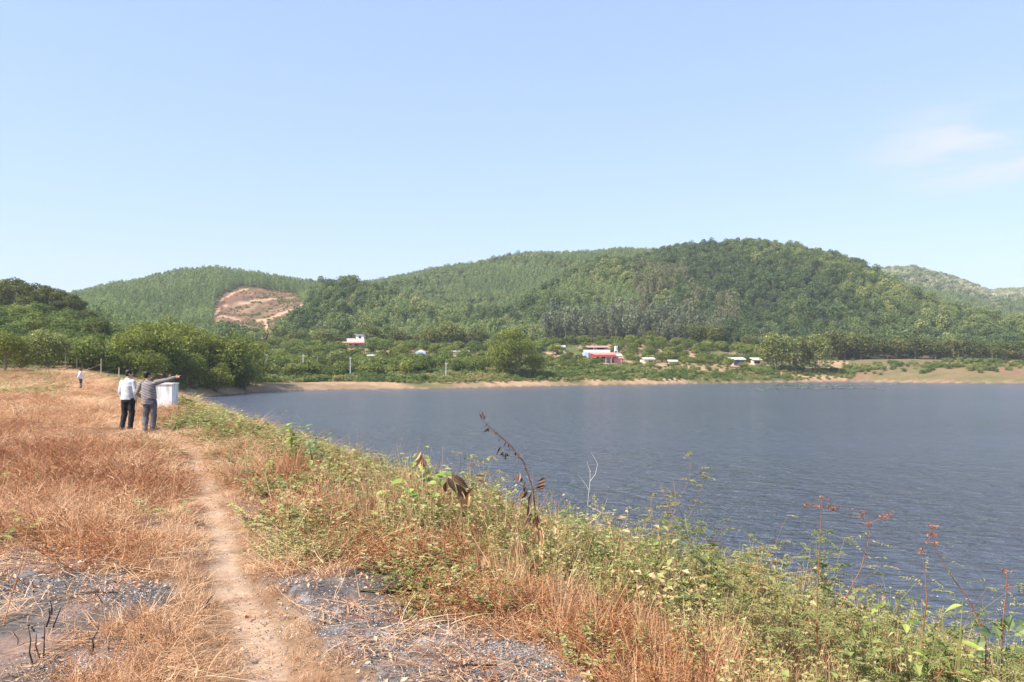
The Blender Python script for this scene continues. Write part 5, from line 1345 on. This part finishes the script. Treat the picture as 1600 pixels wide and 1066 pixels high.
    # red stemmed plants on the right
    for (pts, Y, lab, tops) in (([(1276, 1000), (1277, 940), (1279, 880), (1282, 820), (1284, 778)], 4.5, 'straight red stemmed plant with a rusty top against the water', [(1284, 778), (1262, 790), (1275, 792), (1296, 794), (1306, 795)]),
                                ([(1292, 985), (1318, 940), (1345, 890), (1356, 850), (1360, 822), (1345, 806)], 4.4, 'leaning red stemmed plant with a hooked rusty tip', [(1358, 820), (1345, 806), (1340, 798), (1380, 806), (1392, 804)]),
                                ([(1442, 985), (1448, 940), (1446, 900), (1440, 862)], 4.2, 'thin red stalk right of the leaning red stemmed plant', [(1440, 860)]),
                                ([(1540, 1000), (1516, 940), (1490, 905), (1462, 862), (1455, 825)], 4.0, 'long arching thin stalk with a beaded tip near the right edge', [(1455, 822), (1456, 836), (1457, 848)]),
                                ([(1565, 1010), (1568, 960), (1572, 925), (1573, 895)], 4.0, 'short rusty tipped stalk at the right edge', [(1573, 892), (1575, 918)])):
        P = [W(x, y, Y) for x, y in pts]; base = root_at(P[0]); P = [base] + P; r = mk('red_stemmed_plant', base, lab); stems(r, base, [(P, .0045)], 'redstem')
        mb = MB()
        for x, y in tops:
            n = 12; C = np.array(tuple(W(x, y, Y) - base)) + g.normal(size=(n, 3)) * [.014, .01, .008]; leaves(mb, C, g.normal(size=(n, 3)), .018, g, .5, pointed=True)
        if len(tops) > 3:
            for k in (0, -1): tube(mb, local([W(pts[-1][0], pts[-1][1] + 14, Y), W(tops[k][0], tops[k][1] + 3, Y), W(tops[k - 1 if k else 1][0], tops[1][1], Y)], base), .0016, 3)
        mb.build('seed_head', M['rustleaf'], r)
        mb = MB()
        for k in range(7):
            t = g.uniform(.25, .8) * (len(P) - 1); i = int(t); q = P[i].lerp(P[i + 1], t - i); dd = Vector((g.normal(), g.normal() * .5, g.uniform(-.2, .5))).normalized()
            C = np.array([tuple(q - base + dd * (.015 * j)) for j in range(2, 9)]); leaves(mb, C, np.tile([0, -.3, 1.], (7, 1)) + g.normal(size=(7, 3)) * .3, .022, g, .4, pointed=True)
        mb.build('leaves', M['fern'], r)
    # round leaved shrub at the right edge
    Y = 4.0; base = root_at(W(1572, 1060, Y)); r = mk('round_leaved_shrub', base, 'shrub with large rounded pale green leaves at the lower right edge')
    lv_ = [(1548, 990, -1, .3), (1540, 1002, -1, -.1), (1545, 1018, -1, -.5), (1562, 1000, -.1, 1), (1575, 985, .3, 1), (1585, 992, .8, .6), (1572, 1012, .3, -.8), (1585, 1008, .6, -.7), (1560, 1022, -.3, -1), (1566, 985, -.2, 1), (1592, 980, 1, .6), (1596, 1000, 1, .1)]
    stems(r, base, [([base, base.lerp(W(x, y, Y), .6), W(x, y, Y)], .004) for x, y, _, _ in lv_[::2]], 'greenstem')
    mb = MB()
    for x, y, dx, dy in lv_: blade_leaf(mb, W(x, y, Y + g.normal() * .05) - base, Vector((dx, g.normal() * .3, dy)), (0, -1, .4), g.uniform(.06, .085), g.uniform(.045, .055), g.rand(), droop=.15, tip=.35)
    mb.build('leaves', M['bluleaf'], r)
    # brighter leafy weeds
    spec = [(1118, 905, 5.6, 60, 30, .06, 'broadleaf', 'bright green leafy weed at the edge right of the picture centre'), (1098, 955, 5.2, 26, 26, .09, 'bluleaf', 'low pale green leafy weed with big leaves among the white flowers'),
            (1372, 985, 4.4, 22, 26, .05, 'broadleaf', 'small bright green weed between the red stemmed plants'), (1438, 1000, 4.2, 20, 18, .07, 'broadleaf', 'yellow tinged weed low beside the thin red stalk'),
            (1488, 975, 4.1, 14, 30, .10, 'broadleaf', 'weed with long drooping lime green leaves near the right edge'), (452, 690, 14.5, 60, 24, .13, 'broadleaf', 'tall dark green leafy sprout against the left part of the water'),
            (492, 700, 13.2, 50, 22, .12, 'bluleaf', 'grey green leafy sprout beside the tall dark one'), (378, 672, 19.5, 40, 14, .15, 'broadleaf', 'small leafy shrub above the water left of the tall sprout'), (343, 662, 23., 36, 12, .17, 'broadleaf', 'upright leafy sprout nearest the concrete block'),
            (520, 790, 9.3, 50, 34, .05, 'bluleaf', 'low grey green leafy weed on the brown slope beside the path'), (505, 745, 10.5, 36, 30, .06, 'broadleaf', 'green weed patch on the inner side of the edge'), (935, 860, 6.7, 26, 28, .09, 'broadleaf', 'yellow green weed right of the bleached branch'),
            (570, 760, 10., 14, 14, .10, 'bluleaf', 'dark folded leaf weed left of the broad leaved one'), (428, 735, 12.0, 12, 14, .13, 'broadleaf', 'small pair of bright green leaves beside the path slope'), (1030, 850, 6.2, 50, 26, .05, 'broadleaf', 'narrow upright leafy weed above the water'), (1005, 900, 6.0, 40, 34, .045, 'bluleaf', 'dense pale leafy weed at the edge beside the narrow upright one')]
    for px, py, Y, n, sp, lf_, mt, lab in spec:
        if px > 960: Y = edge_depth(px, -.1)
        base = root_at(W(px, py, Y)); r = mk('leafy_weed', base, lab); k = Y / F
        hh = max(.22, zp(py - sp * 1.5, Y) - base.z); mb = MB(); m2 = MB()
        for q in range(7):
            top = Vector((g.normal() * sp * k * .45, g.normal() * .08, hh * g.uniform(.55, 1.05))); tube(m2, [(0, 0, 0), top * .5 + Vector((g.normal() * .02, 0, 0)), top], [.005, .004, .002], 4)
            for j in range(max(2, n // 7)):
                t = g.uniform(.35, 1); a = g.uniform(0, 6.28)
                blade_leaf(mb, top * t, Vector((math.cos(a), math.sin(a) - .2, g.uniform(-.4, .7))), (0, -.3, 1), lf_ * g.uniform(.6, 1.2), lf_ * .45, g.rand(), droop=.3)
        m2.build('stem', M['greenstem'], r); mb.build('leaves', M[mt], r)
    # feathery shrubs along the edge
    protos = []
    for i in range(6):
        q = np.random.RandomState(640 + i); r = bpy.data.objects.new('feathery_shrub', None); st = MB(); lf2 = MB()
        for k in range(4 + i % 3):
            a = q.uniform(0, 6.28); d = Vector((math.cos(a) * .30, math.sin(a) * .30, 1)).normalized(); pts = [Vector((0, 0, 0))]; L = q.uniform(.6, 1.15)
            for j in range(5): d = (d + Vector((math.cos(a) * .12, math.sin(a) * .12, -.03)) + Vector(q.normal(size=3)) * .12).normalized(); pts.append(pts[-1] + d * L / 5)
            tube(st, pts, [.0026, .0022, .0018, .0015, .0012, .001], 4)
            br = []
            for j in range(5):
                s0 = pts[q.randint(2, 5)]; d2 = (d + Vector(q.normal(size=3)) * .7).normalized(); e = s0 + d2 * q.uniform(.1, .28); tube(st, [s0, s0.lerp(e, .5) + Vector((0, 0, .01)), e], [.0018, .0014, .0008], 3); br += [s0.lerp(e, .5), e]
            for b in br + [pts[-1], pts[-2]]:
                if q.rand() < .3: continue
                for c in range(2):
                    dd = Vector((q.normal(), q.normal(), q.uniform(-.3, .4))).normalized(); sd_ = dd.cross(Vector((0, 0, 1))).normalized(); Ll = q.uniform(.06, .12); nn = 10
                    C = []; Nn = []
                    for u_ in range(nn):
                        cc = b + dd * Ll * (u_ + 1) / nn - Vector((0, 0, .25 * Ll * (u_ / nn) ** 2))
                        for s_ in (-1, 1): C.append(tuple(cc + sd_ * s_ * .010))
                    C = np.array(C); v = q.rand() * .5
                    a_ = np.tile(np.array(tuple(sd_)), (len(C), 1)); n_ = np.tile([0, 0, 1.], (len(C), 1)) + q.normal(size=(len(C), 3)) * .2
                    leaves(lf2, C, n_, .024, q, .40, lv=np.clip(v + q.rand(len(C)) * .4, 0, 1), pointed=True)
        so_ = st.build('stem', M['redstem'] if i % 2 else M['greenstem'], r, link=False); lo = lf2.build('leaves', M['fern'], r, link=False); KIDS[r.name] = [so_, lo]; protos.append(r)
    k = 0
    for px, Y, s in ([(960, 7.3, .62), (985, 7.1, .75), (1005, 7.4, .6), (1030, 7.0, .95), (1045, 6.9, 1.0), (1052, 6.8, .8), (1078, 6.6, .75), (1100, 6.5, .8), (1128, 6.3, .75), (1150, 6.1, .7), (1172, 6.0, .8), (1190, 5.8, .8), (1205, 5.7, .9), (1228, 5.4, .7), (1245, 5.2, .75), (1262, 5.1, .6), (1300, 4.9, .7), (1325, 4.8, .6), (1345, 4.7, .7), (1372, 4.6, .6), (1400, 4.5, .75), (1418, 4.4, .6), (1442, 4.3, .7), (1465, 4.25, .65), (1490, 4.2, .7), (1515, 4.1, .62), (1545, 4.0, .6), (1580, 3.9, .6)] +
                       [(680, 9.2, .8), (700, 9.0, .95), (715, 9.4, .9), (735, 9.0, .75), (560, 12.5, .6), (590, 12, .55), (535, 13.5, .7), (775, 8.3, .5), (800, 8.1, .5), (870, 7.6, .55), (895, 7.5, .5), (620, 11, .6), (470, 17, .8), (415, 20, .8)]):
        Y = edge_depth(px, g.uniform(-.35, .45)); s = s * 1.25; p = at(px, Y); sl = .9 if k % 3 else 1.2
        if px < 900: lab, gr = 'thin feathery shrub rising from the weeds left of the bleached branch', 'feathery shrubs along the left part of the edge'
        else: lab, gr = 'thin feathery shrub rising before the water right of the bleached branch', 'feathery shrubs along the right part of the edge'
        put(protos[k % 6], (p.x, p.y, p.z), g.uniform(0, 6.28), (s, s, s * sl), lab, 'shrub', gr); k += 1
    # left sapling and stubs
    Y = 6.5; pts = [(2, 990), (18, 930), (34, 880), (44, 820), (47, 760), (50, 715), (44, 684)]; P = [W(x, y, 5.2 + i * .25) for i, (x, y) in enumerate(pts)]; base = root_at(P[0])
    r = mk('leafless_sapling', base, 'tall thin leafless sapling at the far left'); stems(r, base, [([base] + P, .006), ([P[1], W(8, 870, 5.5), W(0, 850, 5.6)], .003), ([P[4], W(66, 740, 6.4), W(62, 728, 6.4)], .002)], 'redstem')
    for pts, Y, r0, lab in ((((54, 1045), (46, 1020), (48, 1000), (44, 978)), 4.65, .006, 'left charred stub on the burnt ground'), (((74, 1030), (62, 1028), (56, 1010), (57, 990)), 4.75, .007, 'curved charred stub with a hooked foot'), (((140, 1022), (146, 1012), (145, 1000), (153, 986)), 4.8, .008, 'short leaning charred stub right of the curved one'), (((68, 1020), (70, 975)), 4.75, .006, 'pale upright dead stem beside the charred stubs'), (((140, 845), (150, 815), (156, 800)), 8.2, .008, 'dark forked stick in the dry grass at left'), (((262, 790), (248, 768), (232, 745)), 9.6, .006, 'slanting dark stick in the middle of the dry grass'), (((782, 1000), (778, 965), (772, 930)), 5.2, .006, 'orange stalk leaning over the right burnt patch'), (((318, 948), (326, 938), (333, 930)), 5.8, .008, 'black stick end lying beside the path')):
        P = [W(x, y, Y) for x, y in pts]; base = root_at(P[0]); r = mk('charred_stub' if 'charred' in lab else 'dead_stick', base, lab)
        stems(r, base, [([base] + P[1:] if len(P) > 2 else [base, P[1]], r0)], 'char' if ('charred' in lab or 'black' in lab) else ('palestem' if 'pale' in lab else 'redstem'))
    for px, py, L, lab, m_ in ((65, 903, .11, 'short pale stick lying on the left burnt patch', 'palestem'), (150, 930, .3, 'long dark stick lying on the left burnt patch', 'char'), (735, 1040, .3, 'dark stick lying on the right burnt patch', 'char')):
        x, y = G(px, py); v = Vector((x, y, hz(x, y) + .015)); r = mk('fallen_stick', v, lab, 'stick'); mb = MB(); tube(mb, [(-L / 2, -.02, 0), (0, .01, .01), (L / 2, .03, .0)], [.007, .008, .006], 6); mb.build('stick', M[m_], r)
    for px, py, sc_, lab in ((132, 880, .045, 'pale pinkish stone on the left burnt patch'), (75, 866, .03, 'small pale stone behind the pinkish one'), (208, 1052, .03, 'small grey stone at the bottom left')):
        x, y = G(px, py); mb = MB(); ellipsoid(mb, (0, 0, 0), (sc_ * 1.3, sc_, sc_ * .6), 12, 8); o = mb.build('stone', M['stone'], sm=False)
        co = np.array([v.co[:] for v in o.data.vertices]); nn_ = fbm(co[:, 0] * 40, co[:, 1] * 40 + co[:, 2] * 30, 3, 3)[:, None]; co *= (.75 + .5 * nn_); o.data.vertices.foreach_set('co', co.ravel()); o.location = (x, y, hz(x, y) + .01); tag(o, lab, 'stone')
M['stone'] = plain('stone', (.42, .3, .24), (.6, .48, .4), 20, .9, .3)
hero_plants()

# ------------------------------------------------------------------ each of a countable row gets its own label
ORD = 'first second third fourth fifth sixth seventh eighth ninth tenth eleventh twelfth thirteenth fourteenth fifteenth sixteenth seventeenth eighteenth nineteenth twentieth twenty-first twenty-second twenty-third twenty-fourth twenty-fifth twenty-sixth twenty-seventh twenty-eighth twenty-ninth thirtieth'.split()
ROWS = {'dark trees at the left end of the water': 'dark green tree of the dense cluster beside the water, %s from the left',
        'trees at the foot of the hill': 'leafy tree at the foot of the wooded hill behind the orchard, %s from the left',
        'trees of the grove on the left rise': 'tall pale trunked tree of the grove on the far left rise, %s from the left',
        'small trees under the left grove': 'small dark tree under the tall grove at far left, %s from the left',
        'white fence posts below the right orchard': 'short white fence post below the right orchard, %s of the row from the left',
        'feathery shrubs along the left part of the edge': 'thin feathery shrub left of the bleached branch, %s from the left',
        'feathery shrubs along the right part of the edge': 'thin feathery shrub before the water right of the bleached branch, %s from the left'}
for gname, txt in ROWS.items():
    row = sorted([o for o in COL.objects if o.get('group') == gname], key=lambda o: o.location.x / max(o.location.y, .1))
    for i, o in enumerate(row[:len(ORD)]): o['label'] = txt % ORD[i]
